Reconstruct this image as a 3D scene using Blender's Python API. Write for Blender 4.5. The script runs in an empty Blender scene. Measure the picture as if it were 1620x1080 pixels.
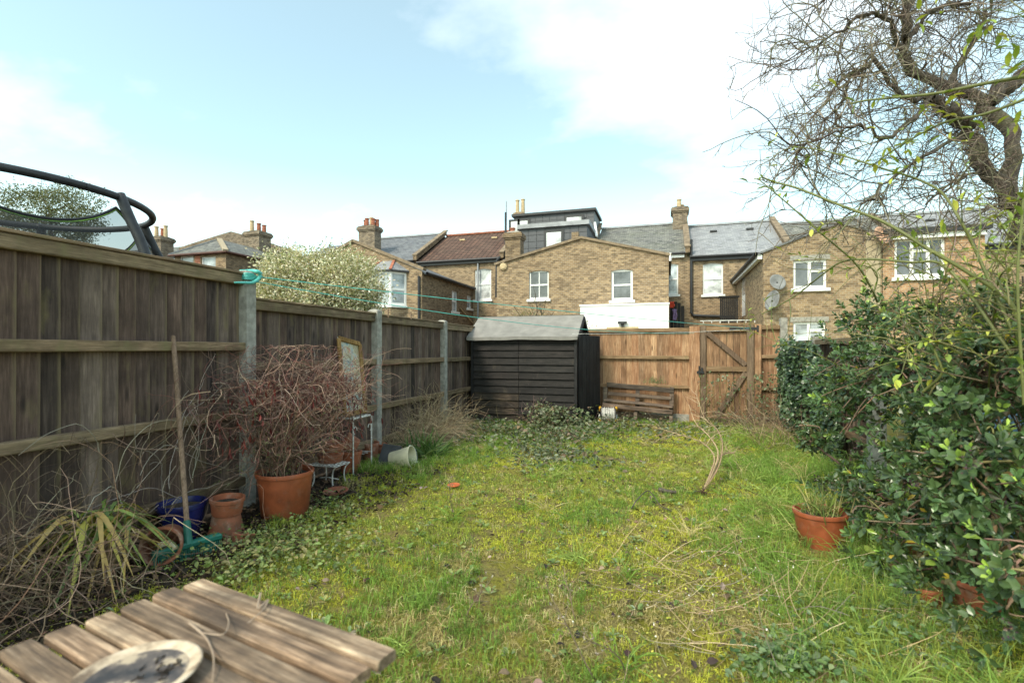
import bpy, bmesh, math, random
import numpy as np
from mathutils import Vector, Matrix
random.seed(7); rng = np.random.default_rng(11)
sc = bpy.context.scene
COL = sc.collection
R = math.radians

# ------------------------------------------------------------------ camera
EYE = 1.32; YAW = math.atan(245/790.0); FPX = 790.0
CS, SN = math.cos(YAW), math.sin(YAW)
cd = bpy.data.cameras.new('camera'); cam = bpy.data.objects.new('camera', cd); COL.objects.link(cam)
cam.location = (0, 0, EYE); cam.rotation_euler = (R(90), 0, YAW)
cd.sensor_width = 36; cd.lens = FPX/1620*36; cd.shift_y = 13/1620.0
cd.clip_start = 0.05; cd.clip_end = 2000
cd.dof.use_dof = True; cd.dof.focus_distance = 7.0; cd.dof.aperture_fstop = 2.6
sc.camera = cam

# ------------------------------------------------------------------ sky
SUN_EL, SUN_AZ = R(44), R(205)          # azimuth clockwise from +Y (garden's far end): behind the camera, a little left
w = bpy.data.worlds.new('World'); sc.world = w; w.use_nodes = True
nt = w.node_tree; nt.nodes.clear()
N = nt.nodes.new; Lk = nt.links.new
out = N('ShaderNodeOutputWorld'); bg = N('ShaderNodeBackground'); Lk(bg.outputs[0], out.inputs[0])
sky = N('ShaderNodeTexSky'); sky.sky_type = 'NISHITA'; sky.sun_disc = False
sky.sun_elevation = SUN_EL; sky.sun_rotation = SUN_AZ; sky.air_density = 1.0; sky.dust_density = 1.5; sky.ozone_density = 1.0
tc = N('ShaderNodeTexCoord'); sep = N('ShaderNodeSeparateXYZ'); Lk(tc.outputs['Generated'], sep.inputs[0])
den = N('ShaderNodeMath'); den.operation = 'ADD'; den.inputs[1].default_value = 0.28
mx0 = N('ShaderNodeMath'); mx0.operation = 'MAXIMUM'; mx0.inputs[1].default_value = 0.0
Lk(sep.outputs[2], mx0.inputs[0]); Lk(mx0.outputs[0], den.inputs[0])
dv = N('ShaderNodeVectorMath'); dv.operation = 'DIVIDE'; Lk(tc.outputs['Generated'], dv.inputs[0])
cmb = N('ShaderNodeCombineXYZ'); cmb.inputs[2].default_value = 1.0
Lk(den.outputs[0], cmb.inputs[0]); Lk(den.outputs[0], cmb.inputs[1]); Lk(cmb.outputs[0], dv.inputs[1])
mp = N('ShaderNodeMapping'); mp.inputs['Location'].default_value = (1.7, 9.9, 0.0); mp.inputs['Scale'].default_value = (0.75, 1.0, 0.0)
Lk(dv.outputs[0], mp.inputs[0])
n1 = N('ShaderNodeTexNoise'); n1.inputs['Scale'].default_value = 1.35; n1.inputs['Detail'].default_value = 9; n1.inputs['Roughness'].default_value = 0.52
Lk(mp.outputs[0], n1.inputs['Vector'])
cr = N('ShaderNodeValToRGB'); cr.color_ramp.elements[0].position = 0.49; cr.color_ramp.elements[0].color = (0.11, 0.11, 0.11, 1)
cr.color_ramp.elements[1].position = 0.76; cr.color_ramp.elements[1].color = (0.85, 0.85, 0.85, 1)
Lk(n1.outputs[0], cr.inputs[0])
mxc = N('ShaderNodeMixRGB'); tn = N('ShaderNodeMixRGB'); tn.blend_type = 'MULTIPLY'; tn.inputs[0].default_value = 1.0; tn.inputs[2].default_value = (1.20, 1.40, 1.05, 1); Lk(sky.outputs[0], tn.inputs[1])
hz = N('ShaderNodeMapRange'); hz.inputs['From Min'].default_value = 0.0; hz.inputs['From Max'].default_value = 0.40; hz.inputs['To Min'].default_value = 0.55; hz.inputs['To Max'].default_value = 0.0; hz.clamp = True; Lk(sep.outputs[2], hz.inputs[0])
mxh = N('ShaderNodeMath'); mxh.operation = 'MAXIMUM'; Lk(hz.outputs[0], mxh.inputs[0]); Lk(cr.outputs[0], mxh.inputs[1]); Lk(mxh.outputs[0], mxc.inputs[0]); Lk(tn.outputs[0], mxc.inputs[1]); mxc.inputs[2].default_value = (7.6, 7.7, 7.7, 1)
Lk(mxc.outputs[0], bg.inputs[0]); bg.inputs[1].default_value = 0.13
sl = bpy.data.lights.new('sun', 'SUN'); sl.energy = 1.5; sl.angle = R(12); sl.color = (1.0, 0.89, 0.76)
so = bpy.data.objects.new('sun', sl); COL.objects.link(so)
sdir = Vector((math.sin(SUN_AZ)*math.cos(SUN_EL), math.cos(SUN_AZ)*math.cos(SUN_EL), math.sin(SUN_EL)))
so.rotation_euler = sdir.to_track_quat('Z', 'Y').to_euler(); so.location = sdir*60
sc.view_settings.view_transform = 'Standard'; sc.view_settings.look = 'None'; sc.view_settings.gamma = 1; sc.view_settings.exposure = 1.08
sc.view_settings.use_curve_mapping = False
sc.render.engine = 'CYCLES'
sc.cycles.max_bounces = 6; sc.cycles.transparent_max_bounces = 12; sc.cycles.use_denoising = True

# ------------------------------------------------------------------ survey helpers: a sight line met with a known plane
def ray(px, py):
    u = (px-810)/FPX; v = (553-py)/FPX
    return Vector((-SN+CS*u, CS+SN*u, v))
def AY(px, py, Y): d = ray(px, py); t = Y/d.y; return Vector((d.x*t, Y, EYE+d.z*t))
def AX(px, py, X): d = ray(px, py); t = X/d.x; return Vector((X, d.y*t, EYE+d.z*t))
def G(px, py, z=0.0): d = ray(px, py); t = (z-EYE)/d.z; return Vector((d.x*t, d.y*t, z))
def AT(px, py, t): d = ray(px, py); return Vector((d.x*t, d.y*t, EYE+d.z*t))

# ------------------------------------------------------------------ mesh helpers
WLOC = {}
def wl(o): return WLOC.get(o.name, Vector((0, 0, 0)))
class Geo:
    def __init__(s): s.v = []; s.f = []; s.c = []; s.n = 0; s.col = False
    def add(s, V, F, col=None):
        V = np.asarray(V, float).reshape(-1, 3)
        s.v.append(V)
        for f in (F if isinstance(F, list) and F and isinstance(F[0], np.ndarray) else [F]):
            if isinstance(f, np.ndarray): s.f.append(f.astype(np.int64)+s.n)
            else:
                for q in f: s.f.append(np.array([q], dtype=np.int64)+s.n)
        if col is not None:
            c = np.asarray(col, float)
            if c.ndim == 1: c = np.tile(c, (len(V), 1))
            s.c.append(c); s.col = True
        else: s.c.append(np.ones((len(V), 3)))
        s.n += len(V); return s
    def box(s, a, b, col=None):
        (x0, y0, z0), (x1, y1, z1) = a, b
        V = [(x0,y0,z0),(x1,y0,z0),(x1,y1,z0),(x0,y1,z0),(x0,y0,z1),(x1,y0,z1),(x1,y1,z1),(x0,y1,z1)]
        return s.add(V, np.array([(0,3,2,1),(4,5,6,7),(0,1,5,4),(1,2,6,5),(2,3,7,6),(3,0,4,7)]), col)
    def bar(s, p, q, wd, th, up=(0,0,1), col=None):
        p, q = Vector(p), Vector(q); d = (q-p).normalized(); sd = d.cross(Vector(up))
        if sd.length < 1e-4: sd = d.cross(Vector((1,0,0)))
        sd.normalize(); u = sd.cross(d).normalized()
        V = []
        for e in (p, q):
            for (i, j) in ((-1,-1),(1,-1),(1,1),(-1,1)): V.append(e+sd*(i*wd/2)+u*(j*th/2))
        return s.add([tuple(x) for x in V], np.array([(0,3,2,1),(4,5,6,7),(0,1,5,4),(1,2,6,5),(2,3,7,6),(3,0,4,7)]), col)
    def prism(s, poly, vec, col=None):
        """polygon (3-D points, counter-clockwise seen from outside) pushed along -vec"""
        n = len(poly); P = [Vector(p) for p in poly]; v = Vector(vec)
        V = [tuple(p) for p in P]+[tuple(p+v) for p in P]
        s.add(V, [tuple(range(n)), tuple(range(2*n-1, n-1, -1))]+[(i, n+i, n+(i+1) % n, (i+1) % n) for i in range(n)], col)
        return s
    def tubes(s, P, Rr, sides=5, col=None, cap=False):
        P = np.asarray(P, float)
        if P.ndim == 2: P = P[None]
        Nn, K, _ = P.shape; Rr = np.broadcast_to(np.asarray(Rr, float), (Nn, K))
        T = np.gradient(P, axis=1); T /= np.linalg.norm(T, axis=2, keepdims=True)+1e-9
        m = T.mean(1); ref = np.where(np.abs(m[:, 2:3]) < 0.8*np.linalg.norm(m, axis=1, keepdims=True), [[0.03, 0.02, 1.0]], [[1.0, 0.05, 0.03]])
        a = np.cross(T, ref[:, None, :]); a /= np.linalg.norm(a, axis=2, keepdims=True)+1e-9
        b = np.cross(T, a)
        ang = np.arange(sides)*2*np.pi/sides
        V = P[:, :, None, :]+Rr[:, :, None, None]*(a[:, :, None, :]*np.cos(ang)[None, None, :, None]+b[:, :, None, :]*np.sin(ang)[None, None, :, None])
        idx = np.arange(Nn*K*sides).reshape(Nn, K, sides); nx = np.roll(idx, -1, axis=2)
        F = np.stack([idx[:, :-1], nx[:, :-1], nx[:, 1:], idx[:, 1:]], -1).reshape(-1, 4)
        C = None
        if col is not None:
            col = np.asarray(col, float)
            C = np.tile(col, (Nn*K*sides, 1)) if col.ndim == 1 else np.repeat(col, K*sides, axis=0)
        base = s.n
        s.add(V.reshape(-1, 3), F[:, ::-1], C)
        if cap:
            for i in range(Nn):
                s.f.append(np.array([idx[i, 0][::1]])+base); s.f.append(np.array([idx[i, -1][::-1]])+base)
        return s
    def lathe(s, prof, seg=28, mat=None, col=None):
        """profile of (r, z) swept round Z; mat places it"""
        a = np.arange(seg)*2*np.pi/seg; V = []
        for r, z in prof: V += [(r*math.cos(t), r*math.sin(t), z) for t in a]
        V = np.array(V)
        if mat is not None:
            M4 = np.array(mat); V = V@M4[:3, :3].T+M4[:3, 3]
        K = len(prof); idx = np.arange(K*seg).reshape(K, seg); nx = np.roll(idx, -1, 1)
        F = np.stack([idx[:-1], nx[:-1], nx[1:], idx[1:]], -1).reshape(-1, 4)
        return s.add(V, F, col)
    def leaves(s, C, D, Nm, L, Wd, col=None, fine=True, curl=0.0):
        C = np.asarray(C, float); n = len(C)
        D = D/(np.linalg.norm(D, axis=1, keepdims=True)+1e-9)
        S = np.cross(D, Nm); S /= np.linalg.norm(S, axis=1, keepdims=True)+1e-9
        U = np.cross(S, D)
        L = np.broadcast_to(np.asarray(L, float), (n,))[:, None]; Wd = np.broadcast_to(np.asarray(Wd, float), (n,))[:, None]
        if fine:
            st = [(0,0,0),(.35,-.42,.10),(.35,0,0),(.35,.42,.10),(.72,-.5,.06),(.72,0,-.03),(.72,.5,.06),(1,0,-.10)]
            F = [np.array([(0,2,1),(0,3,2),(4,5,7),(5,6,7)]), np.array([(1,2,5,4),(2,3,6,5)])]
        else:
            st = [(0,0,0),(.5,-.5,.08),(1,0,-.05),(.5,.5,.08)]
            F = [np.array([(0,3,2),(0,2,1)])]
        k = len(st)
        V = np.stack([C+D*(L*t)+S*(Wd*a)+U*(L*(h-curl*t*t)) for t, a, h in st], 1)
        FF = [(np.arange(n)[:, None, None]*k+f[None]).reshape(-1, f.shape[1]) for f in F]
        cc = None if col is None else np.repeat(np.asarray(col, float) if np.ndim(col) == 2 else np.tile(col, (n, 1)), k, axis=0)
        return s.add(V.reshape(-1, 3), FF, cc)

def make_mesh(name, g, mat, smooth=False, off=(0,0,0), uv=False):
    me = bpy.data.meshes.new(name)
    V = np.concatenate(g.v)-np.array(off)
    tot = [f.shape[1] for f in g.f for _ in range(1)]
    loops = np.concatenate([f.reshape(-1) for f in g.f])
    sizes = np.concatenate([np.full(len(f), f.shape[1]) for f in g.f])
    starts = np.concatenate([[0], np.cumsum(sizes)[:-1]])
    me.vertices.add(len(V)); me.vertices.foreach_set('co', V.astype(np.float32).ravel())
    me.loops.add(len(loops)); me.loops.foreach_set('vertex_index', loops.astype(np.int32))
    me.polygons.add(len(sizes)); me.polygons.foreach_set('loop_start', starts.astype(np.int32)); me.polygons.foreach_set('loop_total', sizes.astype(np.int32))
    me.polygons.foreach_set('use_smooth', np.full(len(sizes), smooth))
    if g.col:
        c = np.concatenate(g.c); at = me.attributes.new('tint', 'FLOAT_COLOR', 'POINT')
        at.data.foreach_set('color', np.concatenate([c, np.ones((len(c), 1))], 1).astype(np.float32).ravel())
    me.update(calc_edges=True)
    if uv:
        ul = me.uv_layers.new(name='metres'); o = Vector(off)
        for p in me.polygons:
            n = p.normal; u = Vector((0,0,1)).cross(n)
            if u.length < 0.05: u = Vector((1,0,0))
            u.normalize(); v = n.cross(u)
            for li in p.loop_indices:
                co = me.vertices[me.loops[li].vertex_index].co+o
                ul.data[li].uv = (co.dot(u), co.dot(v))
    if mat: me.materials.append(mat)
    return me
def link(name, me, parent=None, loc=(0,0,0)):
    o = bpy.data.objects.new(name, me); COL.objects.link(o); L = Vector(loc)
    if parent is not None: o.parent = parent; o.location = L-wl(parent)
    else: o.location = L
    WLOC[o.name] = L
    return o
def obj(name, g, mat, parent=None, loc=None, smooth=False, uv=False):
    """one mesh object; geometry given in world metres, origin at loc (default: the parent's)"""
    L = Vector(loc) if loc is not None else (wl(parent).copy() if parent is not None else Vector((0,0,0)))
    return link(name, make_mesh(name, g, mat, smooth, L, uv), parent, L)
def thing(name, label, cat, loc=(0,0,0), group=None):
    o = link(name, None, None, loc); o.empty_display_size = 0.2
    return tag(o, label, cat, group)
def tag(o, label=None, cat=None, group=None, kind=None):
    if label: o['label'] = label
    if cat: o['category'] = cat
    if group: o['group'] = group
    if kind: o['kind'] = kind
    return o
def bevelled(g, mat, name, width=0.004, off=(0,0,0)):
    me = make_mesh(name, g, mat, False, off)
    bm = bmesh.new(); bm.from_mesh(me); bmesh.ops.bevel(bm, geom=bm.edges[:], offset=width, segments=1, affect='EDGES', profile=0.5)
    bm.to_mesh(me); bm.free(); return me
def walk(S, D, Ln, K, jit, bias=(0,0,0), r=rng):
    """N wandering stems: start, direction, length -> N x K points"""
    S = np.asarray(S, float); D = np.asarray(D, float).copy(); n = len(S); Ln = np.broadcast_to(Ln, (n,))
    P = np.zeros((n, K, 3)); P[:, 0] = S; st = (Ln/(K-1))[:, None]; b = np.asarray(bias, float)
    D /= np.linalg.norm(D, axis=1, keepdims=True)+1e-9; cur = r.normal(size=(n, 3))*0.3
    for k in range(1, K):
        cur = cur*0.55+r.normal(size=(n, 3))*jit
        D = D+cur+b; D /= np.linalg.norm(D, axis=1, keepdims=True)+1e-9
        P[:, k] = P[:, k-1]+D*st
    return P
def smooth_line(pts, n):
    """Catmull-Rom through the given points, n samples"""
    P = np.array([tuple(p) for p in pts], float); P = np.vstack([2*P[0]-P[1], P, 2*P[-1]-P[-2]])
    m = len(P)-3; out = []
    for t in np.linspace(0, m-1e-6, n):
        i = int(t); u = t-i; a, b, c, d = P[i:i+4]
        out.append(0.5*((2*b)+(c-a)*u+(2*a-5*b+4*c-d)*u*u+(3*b-a-3*c+d)*u**3))
    return np.array(out)
def rdir(n, r=rng):
    v = r.normal(size=(n, 3)); return v/np.linalg.norm(v, axis=1, keepdims=True)
def vnoise(x, y, seed=0):
    """smooth value noise, vectorised"""
    def h(i, j): 
        q = np.sin(i*127.1+j*311.7+seed*74.7)*43758.5453; return q-np.floor(q)
    x = np.asarray(x, float); y = np.asarray(y, float); i, j = np.floor(x), np.floor(y); u, v = x-i, y-j; u = u*u*(3-2*u); v = v*v*(3-2*v)
    return (h(i, j)*(1-u)+h(i+1, j)*u)*(1-v)+(h(i, j+1)*(1-u)+h(i+1, j+1)*u)*v
def fbm(x, y, seed=0): return vnoise(x, y, seed)*.55+vnoise(x*2.1, y*2.1, seed+1)*.28+vnoise(x*4.3, y*4.3, seed+2)*.17

# ------------------------------------------------------------------ materials
def newmat(name):
    m = bpy.data.materials.new(name); m.use_nodes = True; t = m.node_tree
    return m, t, t.nodes['Principled BSDF']
def nd(t, kind, **kw):
    n = t.nodes.new(kind)
    for k, v in kw.items():
        if k in n.inputs: n.inputs[k].default_value = v
        else: setattr(n, k, v)
    return n
def noise(t, vec, scale, detail=4, rough=0.55):
    n = nd(t, 'ShaderNodeTexNoise', Scale=scale, Detail=detail, Roughness=rough)
    if vec is not None: t.links.new(vec, n.inputs['Vector'])
    return n.outputs[0]
def ramp(t, fac, stops):
    n = nd(t, 'ShaderNodeValToRGB'); e = n.color_ramp.elements
    while len(e) < len(stops): e.new(0.5)
    for i, (p, c) in enumerate(stops):
        e[i].position = p; e[i].color = (c, c, c, 1) if isinstance(c, (int, float)) else (*c, 1)
    t.links.new(fac, n.inputs[0]); return n.outputs[0]
def mix(t, fac, a, b, mode='MIX'):
    n = nd(t, 'ShaderNodeMixRGB', blend_type=mode)
    for i, x in enumerate((fac, a, b)):
        if hasattr(x, 'is_linked'): t.links.new(x, n.inputs[i])
        elif i == 0: n.inputs[0].default_value = x
        else: n.inputs[i].default_value = (*x, 1)
    return n.outputs[0]
def mapping(t, vec, scale=(1,1,1), loc=None, rot=(0,0,0)):
    n = nd(t, 'ShaderNodeMapping'); n.inputs['Scale'].default_value = scale; n.inputs['Rotation'].default_value = rot
    t.links.new(vec, n.inputs[0])
    if loc is not None: t.links.new(loc, n.inputs['Location'])
    return n.outputs[0]
def bump(t, b, h, strength=0.4, dist=0.01):
    n = nd(t, 'ShaderNodeBump', Strength=strength, Distance=dist); t.links.new(h, n.inputs['Height']); t.links.new(n.outputs[0], b.inputs['Normal'])
def coords(t, which='Object'): return nd(t, 'ShaderNodeTexCoord').outputs[which]
def orand(t): return nd(t, 'ShaderNodeObjectInfo').outputs['Random']
def rvec(t, k=37.0):
    n = nd(t, 'ShaderNodeMath', operation='MULTIPLY'); t.links.new(orand(t), n.inputs[0]); n.inputs[1].default_value = k
    c = nd(t, 'ShaderNodeCombineXYZ')
    for i in range(3): t.links.new(n.outputs[0], c.inputs[i])
    return c.outputs[0]
def plain(name, col, rough=0.6, metal=0.0, var=0.12, scale=9, bmp=0.15, spec=None):
    m, t, b = newmat(name); c = coords(t)
    n_ = noise(t, c, scale, 5)
    lo = tuple(x*(1-2*var) for x in col); hi = tuple(min(1, x*(1+2*var)) for x in col)
    t.links.new(ramp(t, n_, [(0.3, lo), (0.7, hi)]), b.inputs['Base Color'])
    b.inputs['Roughness'].default_value = rough; b.inputs['Metallic'].default_value = metal
    if spec is not None: b.inputs['Specular IOR Level'].default_value = spec
    if bmp: bump(t, b, noise(t, c, scale*5, 3), bmp, 0.004)
    return m
def wood(name, dark, mid, light, moss=None, axis='Z', mossamt=0.35, grain=1.0, var=0.5, rough=0.85, edge=None, fleck=None, soft=0.0):
    """weathered timber; grain runs along the local axis, each board its own shade"""
    m, t, b = newmat(name); c = coords(t); off = rvec(t)
    sc_ = {'Z': (14*grain, 14*grain, 0.9), 'Y': (14*grain, 0.9, 14*grain), 'X': (0.9, 14*grain, 14*grain)}[axis]
    v = mapping(t, c, sc_, off)
    g1 = noise(t, v, 3.4, 9, 0.68); g2 = noise(t, mapping(t, c, (2.4,2.4,2.4), off), 1.6, 4)
    g3 = noise(t, mapping(t, c, tuple(s_*3 for s_ in sc_), off), 3.0, 3, 0.7)
    col = ramp(t, g1, [(0.30-.1*soft, dark), (0.5, mid), (0.70+.12*soft, light)])
    col = mix(t, ramp(t, g2, [(0.38, 0.0), (0.7, 0.75)]), col, dark)
    col = mix(t, 0.5-.25*soft, col, ramp(t, g3, [(0.32, (0.18,)*3), (0.62, (1.15,)*3)]), 'MULTIPLY')
    rb = ramp(t, orand(t), [(0, (1-var*0.6,)*3), (0.2, (1+var*.2, 1, 1-var*.1)), (0.4, (1-var*.4, 1-var*.42, 1-var*.4)), (0.6, (1+var*.55, 1+var*.5, 1+var*.42)), (0.8, (1-var*.1, 1-var*.2, 1-var*.25)), (1, (1+var*0.35, 1+var*.3, 1+var*.22))])
    col = mix(t, 1.0, col, rb, 'MULTIPLY')
    if moss:
        mm = noise(t, mapping(t, c, (5,5,2.0), off), 1.5, 6, 0.6)
        col = mix(t, ramp(t, mm, [(0.62-mossamt*.4, 0.0), (0.78-mossamt*.25, 0.7)]), col, moss)
    # knots
    vo = nd(t, 'ShaderNodeTexVoronoi', Scale=1.0); t.links.new(mapping(t, c, {'Z': (9,9,2.2), 'Y': (9,2.2,9), 'X': (2.2,9,9)}[axis], off), vo.inputs['Vector'])
    col = mix(t, ramp(t, vo.outputs['Distance'], [(0.06, 0.8), (0.16, 0.0)]), col, tuple(x*.4 for x in dark))
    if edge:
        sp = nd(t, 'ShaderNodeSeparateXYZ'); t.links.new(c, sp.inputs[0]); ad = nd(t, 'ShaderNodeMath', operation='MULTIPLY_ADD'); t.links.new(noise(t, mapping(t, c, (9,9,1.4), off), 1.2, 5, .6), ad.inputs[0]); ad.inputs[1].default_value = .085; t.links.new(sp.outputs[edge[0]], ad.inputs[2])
        col = mix(t, ramp(t, ad.outputs[0], [(edge[1], 0.0), (edge[1]+.022, .75)]), col, edge[2])  # light caught on the board's edge, painted in as a tinted strip
    if fleck:
        col = mix(t, ramp(t, noise(t, mapping(t, c, (30,30,30), off), 1.5, 4, .75), [(.66, 0.0), (.70, .75)]), col, fleck)
    t.links.new(col, b.inputs['Base Color']); b.inputs['Roughness'].default_value = rough; b.inputs['Specular IOR Level'].default_value = 0.25
    bump(t, b, g1, 0.5, 0.006); return m
def brickmat(name, c1, c2, dirt, mortar=(0.36,0.33,0.28), bw=0.18, bh=0.075, off=0.5, tone=0.66, msize=0.014, rough=0.9):
    m, t, b = newmat(name); uv = coords(t, 'UV')
    n = nd(t, 'ShaderNodeTexBrick', Scale=1.0); n.offset = off; n.squash = 1.0
    n.inputs['Mortar Size'].default_value = msize; n.inputs['Brick Width'].default_value = bw; n.inputs['Row Height'].default_value = bh
    n.inputs['Bias'].default_value = -0.1; n.inputs['Mortar Smooth'].default_value = 0.2
    n.inputs['Color1'].default_value = (*c1, 1); n.inputs['Color2'].default_value = (*c2, 1); n.inputs['Mortar'].default_value = (*mortar, 1)
    t.links.new(uv, n.inputs['Vector'])
    # per-brick dark ones: coarse cells of the same lattice
    wn = nd(t, 'ShaderNodeTexWhiteNoise'); wn.noise_dimensions = '2D'
    sp = nd(t, 'ShaderNodeSeparateXYZ'); t.links.new(uv, sp.inputs[0])
    row = nd(t, 'ShaderNodeMath', operation='DIVIDE'); t.links.new(sp.outputs[1], row.inputs[0]); row.inputs[1].default_value = bh
    rf = nd(t, 'ShaderNodeMath', operation='FLOOR'); t.links.new(row.outputs[0], rf.inputs[0])
    hm = nd(t, 'ShaderNodeMath', operation='MODULO'); t.links.new(rf.outputs[0], hm.inputs[0]); hm.inputs[1].default_value = 2.0
    cx = nd(t, 'ShaderNodeMath', operation='DIVIDE'); t.links.new(sp.outputs[0], cx.inputs[0]); cx.inputs[1].default_value = bw
    ad = nd(t, 'ShaderNodeMath', operation='MULTIPLY_ADD'); t.links.new(hm.outputs[0], ad.inputs[0]); ad.inputs[1].default_value = -off; t.links.new(cx.outputs[0], ad.inputs[2])
    cf = nd(t, 'ShaderNodeMath', operation='FLOOR'); t.links.new(ad.outputs[0], cf.inputs[0])
    cc = nd(t, 'ShaderNodeCombineXYZ'); t.links.new(cf.outputs[0], cc.inputs[0]); t.links.new(rf.outputs[0], cc.inputs[1]); t.links.new(cc.outputs[0], wn.inputs['Vector'])
    shade = ramp(t, wn.outputs['Value'], [(0.0, (0.32,)*3), (0.22, (0.62,.6,.6)), (0.5, (1.0,)*3), (0.8, (1.15,1.12,1.05)), (1.0, (1.4,1.35,1.25))])
    col = mix(t, tone, n.outputs['Color'], mix(t, 1.0, n.outputs['Color'], shade, 'MULTIPLY'))
    big = noise(t, mapping(t, uv, (0.5, 0.9, 1)), 1.4, 6, 0.6)
    col = mix(t, ramp(t, big, [(0.45, 0.0), (0.75, 0.45)]), col, dirt)
    t.links.new(col, b.inputs['Base Color']); b.inputs['Roughness'].default_value = rough; b.inputs['Specular IOR Level'].default_value = 0.2
    iv = nd(t, 'ShaderNodeMath', operation='SUBTRACT'); iv.inputs[0].default_value = 1.0; t.links.new(n.outputs['Fac'], iv.inputs[1])
    bump(t, b, iv.outputs[0], 0.6, 0.01); return m
def leafmat(name, gain=1.0, rough=0.45, trans=0.25, spec=0.4):
    """leaf colour comes from the per-leaf tint attribute"""
    m, t, b = newmat(name); a = nd(t, 'ShaderNodeAttribute'); a.attribute_name = 'tint'
    n_ = noise(t, coords(t), 22, 3)
    col = mix(t, 0.5, a.outputs['Color'], mix(t, 1.0, a.outputs['Color'], ramp(t, n_, [(0.3, (0.6,)*3), (0.7, (1.3,)*3)]), 'MULTIPLY'))
    t.links.new(col, b.inputs['Base Color']); b.inputs['Roughness'].default_value = rough; b.inputs['Specular IOR Level'].default_value = spec
    if trans:
        tr = nd(t, 'ShaderNodeBsdfTranslucent'); t.links.new(mix(t, 1.0, col, (1.3,1.25,.6), 'MULTIPLY'), tr.inputs[0])
        ms = nd(t, 'ShaderNodeMixShader'); ms.inputs[0].default_value = trans
        t.links.new(b.outputs[0], ms.inputs[1]); t.links.new(tr.outputs[0], ms.inputs[2]); t.links.new(ms.outputs[0], t.nodes['Material Output'].inputs[0])
    return m
def tints(n, cols, var=0.18, r=rng):
    c = np.array(cols)[r.integers(0, len(cols), n)]; return np.clip(c*(1+r.normal(size=(n, 1))*var)*(1+r.normal(size=(n, 3))*var*.25), 0.003, 1)

MT = {}
MT['fence'] = wood('weathered_fence', (.058,.044,.039), (.132,.100,.085), (.265,.205,.17), (.17,.135,.065), 'Z', 0.08, var=0.95, edge=(1, .094, (.19,.145,.085)), soft=.7)  # edge: lit board edges put into the colour as a paler strip
MT['rail'] = wood('mossy_rail', (.12,.088,.056), (.26,.19,.12), (.39,.295,.195), (.19,.165,.08), 'Y', 0.25)
MT['fence_new'] = wood('larch_fence', (.23,.125,.068), (.43,.265,.155), (.62,.44,.29), (.30,.22,.13), 'Z', 0.08, var=0.7)
MT['rail_new'] = wood('larch_rail', (.17,.11,.06), (.32,.22,.13), (.45,.33,.21), (.20,.17,.075), 'X', 0.2)
MT['gatewood'] = wood('gate_board', (.18,.098,.055), (.33,.20,.115), (.47,.31,.19), (.2,.17,.09), 'Z', 0.05, var=0.5)
MT['gateframe'] = wood('gate_frame', (.11,.075,.05), (.21,.15,.105), (.30,.225,.16), None, 'Z', 0)
MT['shed'] = wood('black_shed', (.010,.009,.009), (.022,.020,.019), (.045,.038,.034), (.075,.06,.04), 'X', 0.0, var=0.5, rough=0.7, fleck=(.16,.13,.12))
MT['shedworn'] = wood('worn_shed', (.018,.016,.014), (.06,.045,.034), (.22,.165,.115), (.03,.027,.024), 'X', 0.25, var=0.5)
MT['sheddoor'] = wood('shed_door', (.012,.012,.013), (.026,.026,.027), (.05,.048,.048), None, 'Z', 0, var=0.4, rough=0.7)
MT['pallet'] = wood('pallet', (.065,.052,.044), (.18,.14,.112), (.38,.30,.23), None, 'X', 0, var=.7)
MT['table'] = wood('table_slat', (.075,.054,.040), (.34,.235,.155), (.76,.58,.41), (.070,.053,.042), 'X', 0.52, grain=1.4, var=0.4)
MT['handle'] = wood('broom_handle', (.16,.11,.075), (.29,.21,.155), (.38,.29,.22), None, 'Z', 0)
MT['frame'] = wood('gilt_frame', (.15,.08,.025), (.36,.22,.075), (.5,.34,.15), None, 'Z', 0)
MT['concrete'] = plain('concrete', (.30,.285,.25), .95, var=.2, scale=14, bmp=.5)
MT['felt'] = plain('roof_felt', (.225,.212,.195), .95, var=.1, scale=6, bmp=.3)
MT['terra'] = plain('terracotta', (.33,.10,.045), .75, var=.16, scale=5, bmp=.1)
MT['terra2'] = plain('old_terracotta', (.29,.10,.052), .9, var=.28, scale=9, bmp=.3)
MT['plasticterra'] = plain('plastic_terracotta', (.33,.085,.032), .5, var=.12, scale=4, bmp=.05)
MT['blueglaze'] = plain('blue_glaze', (.014,.019,.11), .25, var=.3, scale=6, bmp=.02, spec=.6)
MT['cream'] = plain('cream_plastic', (.62,.57,.40), .55, var=.13, scale=7, bmp=.08)
MT['soil'] = plain('soil', (.055,.04,.028), 1, var=.4, scale=30, bmp=1)
MT['whiteiron'] = plain('white_iron', (.62,.61,.58), .6, var=.18, scale=25, bmp=.25)
MT['teal'] = plain('teal_plastic', (.10,.47,.42), .4, var=.12, scale=12, bmp=.05)
MT['greenplastic'] = plain('green_plastic', (.015,.14,.10), .45, var=.15, scale=9, bmp=.05)
def bloomy(name, col, bloom=.35, rough=.85):
    m, t, b = newmat(name); c = coords(t); off = rvec(t); v = mapping(t, c, (1,1,1), off)
    cl = ramp(t, noise(t, v, 7, 5, .6), [(.3, tuple(x*.6 for x in col)), (.7, tuple(x*1.25 for x in col))])
    cl = mix(t, ramp(t, noise(t, v, 11, 7, .68), [(.52, 0.0), (.70, bloom)]), cl, (.46,.36,.29)); cl = mix(t, ramp(t, noise(t, v, 5, 6, .7), [(.56, 0.0), (.70, .6)]), cl, (.07,.065,.035))
    t.links.new(cl, b.inputs['Base Color']); b.inputs['Roughness'].default_value = rough; bump(t, b, noise(t, v, 60, 4), .25, .003); return m
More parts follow.
